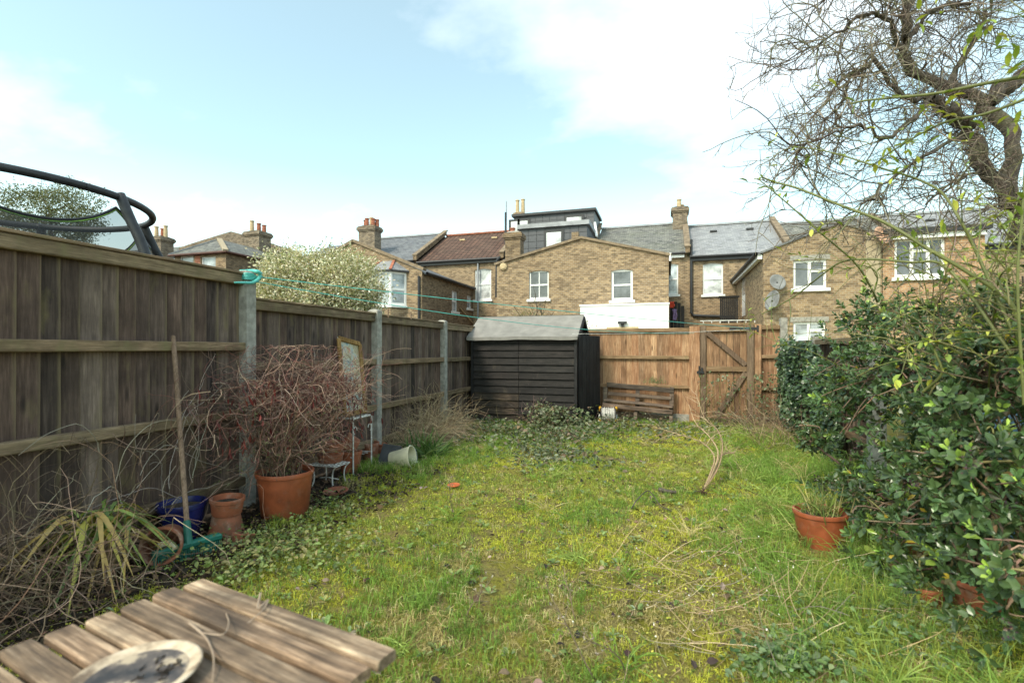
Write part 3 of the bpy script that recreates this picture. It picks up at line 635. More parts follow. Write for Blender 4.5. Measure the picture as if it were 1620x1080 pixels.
# ---- far left house with the hipped roof
YA = 21.0; xr = -22.55; zeA = AY(357,398,YA).z
A_ = thing('rear_wing', 'hip roofed rear wing with red brick window heads left of the pale bush', 'building', (-25, YA, 0), 'brick rear wings of the terrace')
xl = AY(276,398,YA).x; xs = AY(341,398,YA).x
WA = Wall((xl, YA), (xr, YA)); ha = [prect(284,405,306,430,YA), prect(318,406,341,432,YA)]; ha = [(a-xl,b-xl,c,d) for a,b,c,d in ha]
WA.build(A_, 0, zeA, MT['brick'], ha)
for h in ha: WA.window(A_, h, 'plain', 'curtain')
for (a, b) in ((xl, AY(311,398,YA).x), (AY(316,398,YA).x, AY(345,398,YA).x)):
    g = Geo(); g.box((a+.02,YA-.03,ha[0][3]+.004),(b,YA-.002,zeA-.06)); obj('brick_head', g, MT['brick_red'], A_, uv=True)
g = Geo(); g.box((AY(309,398,YA).x,YA-.02,2),(AY(317,398,YA).x-.0,YA-.002,ha[0][3])); obj('brick_pier', g, MT['brick_red'], A_, uv=True)
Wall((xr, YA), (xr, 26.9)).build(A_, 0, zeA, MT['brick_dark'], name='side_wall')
hp = Vector((-25.2, 23.0, zeA+1.25)); hb_ = Vector((-25.2, 27.0, zeA+1.25))
g = Geo(); e = .2; q = [Vector((xl-e,YA-e,zeA)),Vector((xr+e,YA-e,zeA)),Vector((xr+e,27,zeA)),Vector((xl-e,27,zeA))]
g.add([tuple(x) for x in (*q, hp, hb_)], [(0,1,4),(1,2,5,4),(3,0,4,5)]); obj('roof', g, MT['slates_old'], A_, uv=True)
strip(A_, q[1]+Vector((0,0,.03)), hp+Vector((0,0,.03)), .26, .1, 'tanrender', 'hip_tiles'); strip(A_, q[0]+Vector((0,0,.03)), hp+Vector((0,0,.03)), .2, .06, 'lead', 'hip_tiles')
pipe(A_, [q[0]+Vector((0,0,-.04)), q[1]+Vector((0,0,-.04)), q[2]+Vector((0,0,-.04))], .06, 'redgutter', 'gutter')
TA = thing('terraced_house', 'dark parapet roofed house with three pot chimney above the hipped wing', 'house', (-27, YW, 0), 'terrace beyond the back fence')
pts = [AY(283,392,27.3), AY(300,386,27.3), AY(345,372,27.3), AY(365,366,27.3), AY(392,373,27.3), AY(440,389,27.3), AY(470,397,27.3)]
g = Geo(); g.prism([(pts[0].x,27.3,0),(pts[-1].x,27.3,0)]+[tuple(p) for p in pts[::-1]], (0,.5,0)); obj('parapet_wall', g, MT['brick_old'], TA, uv=True)
slab(TA, [(pts[-1].x-.3,27.9,7.4),(-20.1,27.9,7.0),(-20.1,31,8.9),(pts[-1].x-.3,31,8.9)], 'slates')
p = AY(408,372,26.0); chimney(TA, p.x, 26.0, 5.5, p.z+.15, 1.15, 1.0, [(-.28,-.2,.75,'potcream'),(.08,0,.6,'potred'),(.36,.15,.5,'potred')])
HL = thing('terraced_house', 'house with three pale pots on its stack behind the trampoline', 'house', (-31, 25, 0), 'terrace beyond the back fence')
p = AY(255,379,25.0); chimney(HL, p.x, 25.0, 6.0, p.z+.1, 1.1, .9, [(-.42,0,.8,'potcream'),(0,.1,.65,'potred'),(.4,0,.8,'potcream')])
a, b = AY(222,410,25.3), AY(271,392,25.3); g = Geo(); g.box((a.x-6,25.3,0),(b.x,31,a.z-.2)); obj('wall', g, MT['brick_red'], HL, uv=True)
slab(HL, [(a.x-6,25.1,a.z-.2),(b.x+.1,25.1,a.z-.2),(b.x+.1,28.5,b.z+.9),(a.x-6,28.5,b.z+.9)], 'slates_old')

# ---- right rear wing with the satellite dishes
YD = 19.7; xl = 3.29; xm = 5.62; xr = 6.9; ze = AY(1207,398,YD).z; za = ze+.86
D_ = thing('rear_wing', 'brick rear wing with satellite dishes and white casement window', 'building', (5, YD, 0), 'brick rear wings of the terrace')
WD = Wall((xl, YD), (xr, YD)); hd = [prect(1255,411,1308,456,YD), prect(1255,509,1306,545,YD)]; hd = [(a-xl,b-xl,c,d) for a,b,c,d in hd]
zr_ = za-(za-ze)*(xr-xm)/(xm-xl)
WD.build(D_, 0, ze, MT['brick'], hd, gable=[(xr-xl, zr_), (xm-xl, za)])
WD.window(D_, hd[0], 'casement', fw=.08); WD.window(D_, hd[1], 'casement', 'curtain', fw=.08)
for h in hd: g = Geo(); WD.lbox(g, h[0]-.1, h[1]+.1, h[3]+.003, h[3]+.17, -.1, .006); obj('lintel', g, MT['concrete'], D_)
a = prect(1369,360,1392,470,YD); g = Geo(); g.box((a[0],YD-.05,0),(a[1],YD-.004,zr_+.1)); obj('render_strip', g, MT['tanrender'], D_)
SD = Wall((xl, YW-.01), (xl, YD))
def sx2(px0, py0, px1, py1, X): a = AX(px0, py1, X); b = AX(px1, py0, X); return YW-.01-a.y, YW-.01-b.y, AX((px0+px1)/2, py1, X).z, AX((px0+px1)/2, py0, X).z
hdoor = [sx2(1172,432,1179,500,xl)]
SD.build(D_, 0, ze, MT['brick'], hdoor, name='side_wall')
h = hdoor[0]; g = Geo(); SD.lbox(g, h[0]+.01, h[1]-.01, h[2], h[3]-.01, -.10, -.05); dr = obj('door', g, MT['whitepaint'], D_)
g = Geo(); SD.lbox(g, h[0]+.2, h[1]-.2, (h[2]+h[3])/2, h[3]-.2, -.049, -.04); obj('pane', g, MT['curtain'], dr)
slab(D_, [(xl-.18,YD-.06,ze-.04),(xm,YD-.06,za+.03),(xm,YW+.5,za+.03),(xl-.18,YW+.5,ze-.04)][::-1], 'slates'); slab(D_, [(xm+.002,YD-.06,za+.03),(xr,YD-.06,zr_+.03),(xr,YW+.5,zr_+.03),(xm+.002,YW+.5,za+.03)][::-1], 'slates_old')
pipe(D_, [(xl-.24,YD,ze-.08),(xl-.24,YW,ze-.08)], .07, name='gutter')
g = Geo(); g.box((xl-.18,YD+.02,ze-.26),(xl-.03,YW-.1,ze-.09)); obj('fascia', g, MT['whitepaint'], D_)
def dish(par, px, py, rr, tilt, turn, mat):
    c = AY(px, py, YD-.28); M4 = Matrix.Translation(c)@Matrix.Rotation(R(turn), 4, 'Z')@Matrix.Rotation(R(90-tilt), 4, 'X')
    g = Geo(); g.lathe([(.001,-.07),(rr*.5,-.045),(rr*.85,.0),(rr,.02),(rr*.98,.025),(rr*.82,.008),(.001,-.06)], 22, M4)
    T = thing('satellite_dish', {'a':'','b':''}.get('z') or LAB.pop(0), 'satellite dish', c, 'satellite dishes on the right rear wing')
    obj('reflector', g, MT[mat], T, smooth=True)
    g = Geo(); q = M4@Vector((0,-rr*.1,.34)); g.tubes(np.array([tuple(M4@Vector((0,-rr*.9,.0))), tuple(q)]), .012, 6); g.tubes(np.array([tuple(q), tuple(q+Vector((0,.07,.02)))]), .03, 8, cap=True); obj('feed_arm', g, MT['dish'], T)
    g = Geo(); g.tubes(np.array([tuple(c+Vector((0,.03,0))), tuple(c+Vector((0,.27,-.12)))]), .02, 6); obj('wall_bracket', g, MT['blacksteel'], T)
LAB = ['upper grey satellite dish left of the casement window', 'lower satellite dish seen edge on below the other', 'rusty pink satellite dish beside the tan render strip']
dish(D_, 1230, 446, .29, 18, 20, 'dish'); dish(D_, 1222, 475, .36, 12, -62, 'dish'); dish(D_, 1396, 372, .32, 22, 30, 'rustdish')
# black stair enclosure by the side door
p = AX(1168,505,2.9); S_ = thing('stair_screen', 'black boarded stair enclosure beside the white side door', 'stairs', (2.6, 24, 0))
a = prect(1139,470,1168,512,24.0)
for i in range(9):
    g = Geo(); x = a[0]+(a[1]-a[0])*i/9; g.box((x,24,0),(x+(a[1]-a[0])/9-.012,24.04,a[3])); obj('board', g, MT['sheddoor'], S_)
g = Geo(); g.box((a[0]-.05,23.96,a[3]-.02),(a[1]+.05,24.1,a[3]+.06)); obj('cap_rail', g, MT['sheddoor'], S_)
# orange brick wing, far right, flat roof
xo0, xo1 = 6.92, 9.7; zo = AY(1480,368,YD).z
O_ = thing('rear_wing', 'flat roofed orange brick wing behind the arching stems', 'building', (8.3, YD, 0), 'brick rear wings of the terrace')
WO = Wall((xo0, YD), (xo1, YD)); ho = prect(1415,376,1496,438,YD); ho = (ho[0]-xo0, ho[1]-xo0, ho[2], ho[3])
WO.build(O_, 0, zo, MT['brick_orange'], [ho]); WO.window(O_, ho, 'triple', 'glass', fw=.09)
g = Geo(); g.box((xo0-.05,YD-.22,zo+.002),(xo1+.1,YW-.3,zo+.16)); obj('flat_roof', g, MT['gutter'], O_); g = Geo(); g.box((xo0,YD-.12,zo-.17),(xo1,YD-.002,zo)); obj('fascia', g, MT['whitepaint'], O_)
Wall((xo1, YD), (xo1, YW-.01)).build(O_, 0, zo, MT['brick_orange'], name='side_wall')
# washing and a dark screen by the white extension
S2 = thing('garden_screen', 'narrow dark screen between white extension and yellow brick wall', 'screen', (AY(1070,515,23).x, 23, 0)); a = prect(1060,476,1083,516,23.0)
for i in range(4):
    g = Geo(); x = a[0]+(a[1]-a[0])*i/4; g.box((x,23,0),(x+(a[1]-a[0])/4-.012,23.04,a[3]-.12*abs(i-1.2))); obj('board', g, MT['sheddoor'], S2)
def cloth(name, label, px0, py0, px1, py1, col):
    a = prect(px0, py0, px1, py1, 22.7); n, m = 7, 9; V = []
    for j in range(m):
        for i in range(n): V.append((a[0]+(a[1]-a[0])*(i/(n-1))*(1-.12*math.sin(j)), 22.7+.06*math.sin(i*1.9+j*.5), a[3]+(a[2]-a[3])*j/(m-1)))
    idx = np.arange(n*m).reshape(m, n); g = Geo(); F = np.stack([idx[:-1,:-1],idx[1:,:-1],idx[1:,1:],idx[:-1,1:]],-1).reshape(-1,4); g.add(V, F)
    o = obj(name, g, plain(name+'_fabric', col, .9, var=.2), loc=((a[0]+a[1])/2, 22.7, a[2]), smooth=True); md = o.modifiers.new('thickness', 'SOLIDIFY'); md.thickness = .015; tag(o, label, 'laundry', 'washing hung behind the larch fence')
cloth('hanging_cloth', 'red cloth hanging on the dark screen behind the fence', 1058, 477, 1067, 487, (.55,.06,.03)); cloth('hanging_cloth', 'purple cloth hanging below the red one behind the fence', 1064, 489, 1071, 507, (.22,.15,.30))

# ================================================================== fences
XF = -3.45
LF = thing('board_fence', 'tall weathered grey board fence with concrete posts along the left side', 'fence', (XF, 5, 0))
posts = [-0.55, 1.43, 3.39, 5.37, 7.30, 9.25]
tops = [1.98, 1.95, 1.75, 1.74, 1.73]; rails = [(.22,.79,1.345), (.22,.79,1.345), (.2,.62,1.175), (.2,.62,1.165), (.2,.62,1.16)]
ptop = [2.0, 2.0, 1.99, 1.815, 1.79, 1.77]
def bvar(): return random.uniform(-.006, .006)
def board_mesh(h, wd, th0, th1, mat, name='board', axis='Y'):
    """feather edge board, thin edge tucked under its neighbour"""
    g = Geo()
    if axis == 'Y': V = [(0,-wd/2,0),(0,wd/2,0),(-th1,wd/2,0),(-th0,-wd/2,0),(0,-wd/2,h),(0,wd/2,h),(-th1,wd/2,h),(-th0,-wd/2,h)]
    else: V = [(-wd/2,0,0),(wd/2,0,0),(wd/2,th1,0),(-wd/2,th0,0),(-wd/2,0,h),(wd/2,0,h),(wd/2,th1,h),(-wd/2,th0,h)]
    g.add(V, np.array([(0,1,2,3),(7,6,5,4),(1,0,4,5),(2,1,5,6),(3,2,6,7),(0,3,7,4)] if axis == 'Y' else [(3,2,1,0),(4,5,6,7),(0,1,5,4),(1,2,6,5),(2,3,7,6),(3,0,4,7)]))
    return make_mesh(name, g, mat)
for i in range(5):
    y0, y1 = posts[i]+.055, posts[i+1]-.055; n = 17; ex = (y1-y0)/n
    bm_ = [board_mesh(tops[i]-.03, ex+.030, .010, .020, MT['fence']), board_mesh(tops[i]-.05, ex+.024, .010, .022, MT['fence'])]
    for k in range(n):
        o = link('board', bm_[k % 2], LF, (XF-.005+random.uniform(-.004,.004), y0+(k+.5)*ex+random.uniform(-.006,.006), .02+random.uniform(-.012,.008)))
        o.rotation_euler = (random.uniform(-.006,.006), 0, R(-12)+random.uniform(-.035,.035))
    for zr in rails[i]:
        g = Geo(); g.box((XF+.012,y0-.02,zr-.036),(XF+.075,y1+.02,zr+.034)); o = link('rail', bevelled(g, MT['rail'], 'rail', .006, (XF,(y0+y1)/2,zr)), LF, (XF,(y0+y1)/2,zr)); o.rotation_euler = (random.uniform(-.004,.004), 0, 0)
    g = Geo(); t = tops[i]; g.box((XF+.008,y0-.025,t-.085),(XF+.058,y1+.025,t)); link('top_rail', bevelled(g, MT['rail'], 'top_rail', .006, (XF,(y0+y1)/2,t)), LF, (XF,(y0+y1)/2,t))
    g = Geo(); g.box((XF-.05,y0-.03,t+.002),(XF+.07,y1+.03,t+.022)); link('capping', bevelled(g, MT['rail'], 'capping', .004, (XF,(y0+y1)/2,t)), LF, (XF,(y0+y1)/2,t))
for y, t in zip(posts, ptop):
    g = Geo(); g.box((XF-.05,y-.05,-.1),(XF+.085,y+.05,t-.02)); g.add([(XF-.05,y-.05,t-.02),(XF+.085,y-.05,t-.02),(XF+.085,y+.05,t-.02),(XF-.05,y+.05,t-.02),(XF-.02,y-.03,t),(XF+.055,y-.03,t),(XF+.055,y+.03,t),(XF-.02,y+.03,t)], np.array([(4,5,6,7),(0,1,5,4),(1,2,6,5),(2,3,7,6),(3,0,4,7)]))
    link('concrete_post', make_mesh('concrete_post', g, MT['concrete'], False, (XF,y,0)), LF, (XF,y,0))

YK = 9.6
BF = thing('board_fence', 'warm brown larch board fence across the back of the garden', 'fence', (-1, YK, 0))
def back_panel(x0, x1, ztop, rz, off=0):
    n = max(2, int(round((x1-x0)/.112))); ex = (x1-x0)/n
    ms = [board_mesh(ztop-.16-.03*j, ex+.026, .018, .007, MT['fence_new'], axis='X') for j in (0, .4)]
    for k in range(n):
        o = link('board', ms[k % 2], BF, (x0+(k+.5)*ex+random.uniform(-.006,.006), YK+random.uniform(-.003,.004), .15+random.uniform(-.006,.01))); o.rotation_euler = (0, random.uniform(-.008,.008), R(7)+random.uniform(-.03,.03))
    for z in rz:
        g = Geo(); g.box((x0,YK-.06,z-.032),(x1,YK-.016,z+.03)); link('rail', bevelled(g, MT['rail_new'], 'rail', .005, ((x0+x1)/2,YK,z)), BF, ((x0+x1)/2,YK,z))
    g = Geo(); g.box((x0,YK-.055,ztop-.07),(x1,YK+.05,ztop)); link('capping', bevelled(g, MT['rail_new'], 'capping', .005, ((x0+x1)/2,YK,ztop)), BF, ((x0+x1)/2,YK,ztop))
    g = Geo(); g.box((x0,YK-.03,-.1),(x1,YK+.02,.15)); link('gravel_board', make_mesh('gravel_board', g, MT['concrete'], False, ((x0+x1)/2,YK,0)), BF, ((x0+x1)/2,YK,0))
xg0, xg1 = AY(1106,600,YK).x, AY(1192,600,YK).x; xp = AY(1090,600,YK).x; xe = AY(1233,600,YK).x
back_panel(-3.40, -1.58, 1.70, (.645,1.18)); back_panel(-1.48, xp-.0, 1.715, (.645,1.18)); back_panel(xg1+.12, xe, 1.74, (.645,1.2))
gx0_ = xg0+.015
for a, b, t in ((xp+.004, gx0_-.006, 1.74), (xg1+.012, xg1+.115, 1.76), (-1.575, -1.485, 1.72)):
    g = Geo(); g.box((a,YK-.08,-.1),(b,YK+.03,t)); link('timber_post', bevelled(g, MT['fence_new'], 'timber_post', .005, (a,YK,0)), BF, (a,YK,0))
g = Geo(); g.box((xe+.004,YK-.08,-.1),(xe+.11,YK+.04,AY(1240,503,YK).z)); link('concrete_post', make_mesh('concrete_post', g, MT['concrete'], False, (xe,YK,0)), BF, (xe,YK,0))
# gate
GT = thing('garden_gate', 'brown ledged and braced timber gate in the back fence', 'gate', ((xg0+xg1)/2, YK, .08))
gx0, gx1, gz0, gz1 = xg0+.015, xg1+.0, .10, 1.74
n = 8; ex = (gx1-gx0)/n
for k in range(n):
    g = Geo(); g.box((-ex/2+.003,-.009,0),(ex/2-.003,.009,gz1-gz0)); 
    if k == 0: gm = bevelled(g, MT['gatewood'], 'board', .004)
    link('board', gm, GT, (gx0+(k+.5)*ex, YK-.02, gz0+random.uniform(-.004,.004)))
yb = YK-.058
for (a, b, wd) in (((gx0+.05,yb,gz0),(gx0+.05,yb,gz1),.09),((gx1-.06,yb,gz0),(gx1-.06,yb,gz1),.10)):
    g = Geo(); g.bar(a, b, wd, .045, up=(0,1,0)); link('stile', bevelled(g, MT['gateframe'], 'stile', .004, a), GT, a)
zm = .98
for z in (gz1-.055, zm):
    g = Geo(); g.box((gx0+.1,yb-.022,z-.045),(gx1-.115,yb+.022,z+.045)); link('ledge', bevelled(g, MT['rail_new'], 'ledge', .004, (0,yb,z)), GT, (0,yb,z))
for a, b in (((gx0+.12,yb-.002,gz1-.12),(gx1-.13,yb-.002,zm+.07)),((gx1-.13,yb-.002,zm-.06),(gx0+.28,yb-.002,.16))):
    g = Geo(); g.bar(a, b, .085, .04, up=(0,1,0)); link('brace', bevelled(g, MT['gateframe'], 'brace', .004, a), GT, a)
g = Geo(); g.box((gx0+.48,yb-.03,gz1-.075),(gx1+.06,yb-.0235,gz1-.03)); g.box((gx1+.04,yb-.034,gz1-.11),(gx1+.07,yb-.0235,gz1+.0)); obj('strap_hinge', g, MT['blacksteel'], GT)
g = Geo(); g.box((gx0-.06,yb-.05,.90),(gx0+.06,yb-.028,.94)); g.box((gx0-.03,yb-.06,.86),(gx0-.01,yb-.028,1.03)); g.box((gx0+.01,yb-.055,.92),(gx0+.04,yb-.028,1.0)); obj('latch', g, MT['blacksteel'], GT)
g = Geo(); g.box((gx0-.02,YK-.05,gz1+.01),(gx1+.02,YK+.01,gz1+.05)); obj('head_rail', g, MT['rail_new'], BF, loc=(gx0,YK,gz1))
# trellis scraps on the gate top
g = Geo()
for k in range(7): x = gx0+.05+k*.14; g.box((x,YK-.02,gz1+.052),(x+.012,YK-.0,gz1+.09))
g.box((gx0+.0,YK-.025,gz1+.091),(gx1-.05,YK-.005,gz1+.105)); obj('trellis_strip', g, MT['whiteiron'], BF, loc=(gx0,YK,gz1))
# right side fence, mostly under ivy and the evergreen
RF = thing('board_fence', 'ivy covered board fence on the right behind the evergreen shrub', 'fence', (xe+.06, 7.5, 0))
ms = board_mesh(1.40, .14, .018, .007, MT['fence'])
for k in range(34):
    o = link('board', ms, RF, (xe+.09, 9.45-k*.112, .05)); o.rotation_euler = (0,0,R(-5))
for z in (.4, 1.0, 1.42):
    g = Geo(); g.box((xe+.0,5.6,z-.03),(xe+.06,9.5,z+.03)); obj('rail', g, MT['rail'], RF, loc=(xe,7.5,z))
for y in (5.55, 7.5):
    g = Geo(); g.box((xe-.02,y-.05,-.1),(xe+.11,y+.05,1.5)); obj('concrete_post', g, MT['concrete'], RF, loc=(xe,y,0))

# ================================================================== shed
ys0, ys1 = 8.38, 9.45; xs0, xs1 = -3.36, AY(911,600,8.38).x; zev = AY(825,531,8.38).z; zrg = AY(870,500,8.9).z; zb = .06
SH = thing('garden_shed', 'black overlap boarded shed with grey felt roof in the far corner', 'shed', ((xs0+xs1)/2, ys0, 0))
g = Geo(); g.box((xs0+.03,ys0+.03,zb),(xs1-.03,ys1,zev-.03)); obj('frame_core', g, MT['sheddoor'], SH)
nb = 12; bh = (zev-zb)/nb; xj = AY(821,600,ys0).x
def lap(x0, x1, mat):
    g = Geo(); L_ = (x1-x0)/2; n = 8; V = []
    for i in range(n+1):
        x = -L_+2*L_*i/n; s_ = .004*math.sin(i*1.7)
        V += [(x,-.028+s_,0),(x,.004,bh+.012),(x,.02,bh+.012),(x,.02,0)]
    F = []
    for i in range(n):
        for a in range(4): F.append((4*i+a, 4*(i+1)+a, 4*(i+1)+(a+1) % 4, 4*i+(a+1) % 4))
    g.add(V, F+[(3,2,1,0),(4*n,4*n+1,4*n+2,4*n+3)]); return make_mesh('cladding_board', g, mat)
mL, mLw, mR = lap(xs0+.04, xj-.004, MT['shed']), lap(xs0+.04, xj-.004, MT['shedworn']), lap(xj+.004, xs1-.02, MT['shed'])
for k in range(nb):
    z = zb+k*bh; o = link('cladding_board', mLw if k < 4 else mL, SH, ((xs0+.04+xj-.004)/2, ys0+random.uniform(-.003,.003), z)); o.rotation_euler = (0, random.uniform(-.004,.004), 0)
    o = link('cladding_board', mR, SH, ((xj+.004+xs1-.02)/2, ys0+random.uniform(-.003,.003), z)); o.rotation_euler = (0, random.uniform(-.003,.003), 0)
for x in (xs0+.02, xs1-.0):
    g = Geo(); g.box((x-.022,ys0-.03,zb),(x+.022,ys0+.03,zev-.01)); obj('corner_trim', g, MT['sheddoor'], SH, loc=(x,ys0,zb))
# side cladding and gable
for k in range(nb):
    z = zb+k*bh; g = Geo(); g.add([(xs1+.016,ys0+.032,z),(xs1+.016,ys1,z),(xs1-.004,ys1,z+bh+.012),(xs1-.004,ys0+.032,z+bh+.012),(xs1-.02,ys0+.032,z),(xs1-.02,ys1,z)], [(0,1,2,3),(0,4,5,1),(0,3,4)]); obj('cladding_board', g, MT['shed'], SH, loc=(xs1,ys0,z))
ym = (ys0+ys1)/2
for x in (xs0+.03, xs1): g = Geo(); g.prism([(x,ys0-.0,zev-.04),(x,ys1,zev-.04),(x,ym,zrg-.03)], (-.03,0,0)); obj('gable_end', g, MT['shed'], SH, loc=(x,ym,zev))
def roofsheet(ya, za_, yb_, zb_, name, sag=.009):
    n, m = 14, 5; V = []; x0, x1 = xs0-.06, xs1+.05
    for top in (0, 1):
        for j in range(m):
            for i in range(n):
                u, v = i/(n-1), j/(m-1); x = x0+(x1-x0)*u+(.10*(1-v) if i == 0 else 0)*0; V.append((x, ya+(yb_-ya)*v, za_+(zb_-za_)*v+.022*(1-top)-.004-sag*(1-v)*(.6*math.sin(u*9)+.4*math.sin(u*23))*(1-.0)))
    idx = np.arange(n*m).reshape(m, n); k = n*m; F = [np.stack([idx[:-1,:-1],idx[:-1,1:],idx[1:,1:],idx[1:,:-1]],-1).reshape(-1,4), np.stack([idx[:-1,:-1],idx[1:,:-1],idx[1:,1:],idx[:-1,1:]],-1).reshape(-1,4)+k]
    e = [(idx[0,i], k+idx[0,i], k+idx[0,i+1], idx[0,i+1]) for i in range(n-1)]+[(idx[j+1,n-1], idx[j,n-1], k+idx[j,n-1], k+idx[j+1,n-1]) for j in range(m-1)]+[(idx[j,0], idx[j+1,0], k+idx[j+1,0], k+idx[j,0]) for j in range(m-1)]
    g = Geo(); g.add(V, F+[np.array(e)]); obj(name, g, MT['felt'], SH, loc=(x0,ya,za_), smooth=False)
roofsheet(ys0-.10, zev-.035, ym+.012, zrg, 'roof_felt'); roofsheet(ys1+.10, zev-.035, ym-.012, zrg-.001, 'roof_felt')
g = Geo(); n = 14; x0, x1 = xs0-.055, xs1+.045
for i in range(n-1):
    f = lambda u: -.009*(.6*math.sin(u*9)+.4*math.sin(u*23)); u0, u1 = i/(n-1), (i+1)/(n-1)
    a, b = x0+(x1-x0)*u0, x0+(x1-x0)*u1; y = ys0-.108
    g.add([(a,y,zev-.075+f(u0)),(b,y,zev-.075+f(u1)),(b,y,zev-.02+f(u1)),(a,y,zev-.02+f(u0))], np.array([(0,1,2,3)]))
obj('felt_drip_edge', g, MT['felt'], SH).modifiers.new('thickness', 'SOLIDIFY').thickness = .006
for s_, ya in ((1, ys0-.1), (-1, ys1+.1)):
    g = Geo(); g.bar((xs1+.06,ya,zev-.07), (xs1+.06,ym,zrg-.05), .02, .08); obj('barge_board', g, MT['sheddoor'], SH)
# door, vertical boards, ajar
dw, dh = .78, 1.5; hx, hy = xs1+.02, ys0+.10; an = R(20)
for k in range(6):
    g = Geo(); e = dw/6; g.box((0.002,-.009,0),(e-.003,.009,dh)); 
    if k == 0: dm = bevelled(g, MT['sheddoor'], 'door_board', .003)
    o = link('door_board', dm, SH, (hx+math.sin(an)*k*e+.01, hy+math.cos(an)*k*e, .07)); o.rotation_euler = (0, R(-.5), R(90)-an)
for z in (.3, .85, 1.4):
    g = Geo(); g.bar((hx-.008,hy+.02,z), (hx+math.sin(an)*dw-.02,hy+math.cos(an)*dw+.01,z), .02, .08); obj('door_ledge', g, MT['sheddoor'], SH)

# ================================================================== plant helpers
def ribbons(g, P, W, col, Nm=None):
    P = np.asarray(P, float); n, K, _ = P.shape; W = np.broadcast_to(np.asarray(W, float), (n, K))
    T = np.gradient(P, axis=1)
    if Nm is None: Nm = rdir(n)*np.array([1, 1, .25])
    S = np.cross(T, Nm[:, None, :]); S /= np.linalg.norm(S, axis=2, keepdims=True)+1e-9
    V = np.stack([P-S*W[..., None]/2, P+S*W[..., None]/2], 2)
    V = np.concatenate([V[:, :-1].reshape(n, -1, 3), P[:, -1:, :]], 1); k = V.shape[1]
    q = np.array([(2*i, 2*i+1, 2*i+3, 2*i+2) for i in range(K-2)]).reshape(-1, 4); t = np.array([(2*(K-2), 2*(K-2)+1, 2*(K-1))])
    b = np.arange(n)[:, None, None]*k
    F = [(b+t[None]).reshape(-1, 3)]
    if len(q): F.append((b+q[None]).reshape(-1, 4))
    return g.add(V.reshape(-1, 3), F, np.repeat(col, k, axis=0))
def taper(n, K, r0, r1): 
    r0 = np.broadcast_to(r0, (n,))[:, None]; r1 = np.broadcast_to(r1, (n,))[:, None]; u = np.linspace(0, 1, K)[None]
    return r0*(1-u)+r1*u
DRY = [(.28,.205,.145), (.36,.27,.19), (.19,.13,.09), (.12,.08,.055), (.22,.14,.10)]
TAN = [(.46,.35,.21), (.55,.43,.28), (.36,.26,.15), (.28,.20,.12)]
def spawn(P, n, spread, back=0.15, t0=.1, t1=1.0, r=rng, droop=0.0):
    """n start points and directions along the parent lines P"""
    N_, K, _ = P.shape; i = r.integers(0, N_, n); u = r.uniform(t0, t1, n)*(K-1-1e-4); k = u.astype(int); f = (u-k)[:, None]
    S = P[i, k]*(1-f)+P[i, k+1]*f; T = P[i, k+1]-P[i, k]; T /= np.linalg.norm(T, axis=1, keepdims=True)+1e-9
    D = T*(1-back)+rdir(n, r)*spread; D[:, 2] -= droop
    return S, D, i, u/(K-1)

# ================================================================== table in the foreground
ZT = .70
A0, B0, C0 = G(322,912,ZT), G(612,1018,ZT), G(6,1062,ZT)
e1 = (B0-A0).normalized(); c1 = (C0-A0).normalized(); e2 = Vector((-e1.y, e1.x, 0)); e2 = e2 if e2.dot(c1) > 0 else -e2
Lt = (B0-A0).length+.03; Wt = (C0-A0).dot(e2)
TB = thing('garden_table', 'weathered slatted wooden garden table in the foreground', 'table', (A0+e1*Lt/2+e2*Wt*.6).xy.to_3d())
ns = 8; pitch = Wt/6.15
ang = math.atan2(e1.y, e1.x)
for k in range(ns):
    n = 10; V = []; hw = (pitch-.012)/2; th = .022
    g = Geo(); m = 8; ln = Lt*random.uniform(.985, 1.012); pts = []
    for i in range(n+1):
        x = -ln/2+ln*(0, .012, .1, .2, .35, .5, .65, .8, .9, .988, 1)[i]; e = .94 if i in (0, n) else 1; j = .0012*math.sin(i*2.1+k)
        for (yy, zz) in ((-hw*e,-th+.004),(-hw*e,-.004),(-hw*e+.004,0+j),(-hw*.35,.001+j),(hw*.35,.0+j),(hw*e-.004,0),(hw*e,-.004),(hw*e,-th+.004),(hw*e-.004,-th),(-hw*e+.004,-th)): V.append((x,yy,zz))
    q = 10; F = [(q*i+a, q*i+(a+1) % q, q*(i+1)+(a+1) % q, q*(i+1)+a) for i in range(n) for a in range(q)]
    g.add(V, [tuple(x[::-1]) for x in F]+[tuple(range(q)), tuple(range(q*n+q-1, q*n-1, -1))])
    skew = k*.006
    o = link('slat', make_mesh('slat', g, MT['table'], False), TB, A0+e1*(Lt/2-skew)+e2*(pitch*(k+.5)-.005)+Vector((0,0,random.uniform(-.002,.001))))
    o.rotation_euler = (random.uniform(-.012,.012), random.uniform(-.004,.004), ang+random.uniform(-.007,.007))
for s_ in (.12, .88):
    g = Geo(); a = A0+e1*Lt*s_+e2*.03; b = A0+e1*Lt*s_+e2*(pitch*ns-.03); g.bar(a-Vector((0,0,.047)), b-Vector((0,0,.047)), .04, .045); obj('batten', g, MT['table'], TB)
for s_ in (.2, .8):
    for t_ in (0, 1):
        a = A0+e1*Lt*s_+e2*(.08 if t_ else pitch*ns-.08); b = A0+e1*Lt*(s_+(.0))+e2*(pitch*ns-.08 if t_ else .08)
        off = e1*(.022 if t_ else -.022); g = Geo(); g.bar((a.x+off.x,a.y+off.y,.62), (b.x+off.x,b.y+off.y,.0), .045, .022, up=tuple(e2)); obj('leg', g, MT['table'], TB)
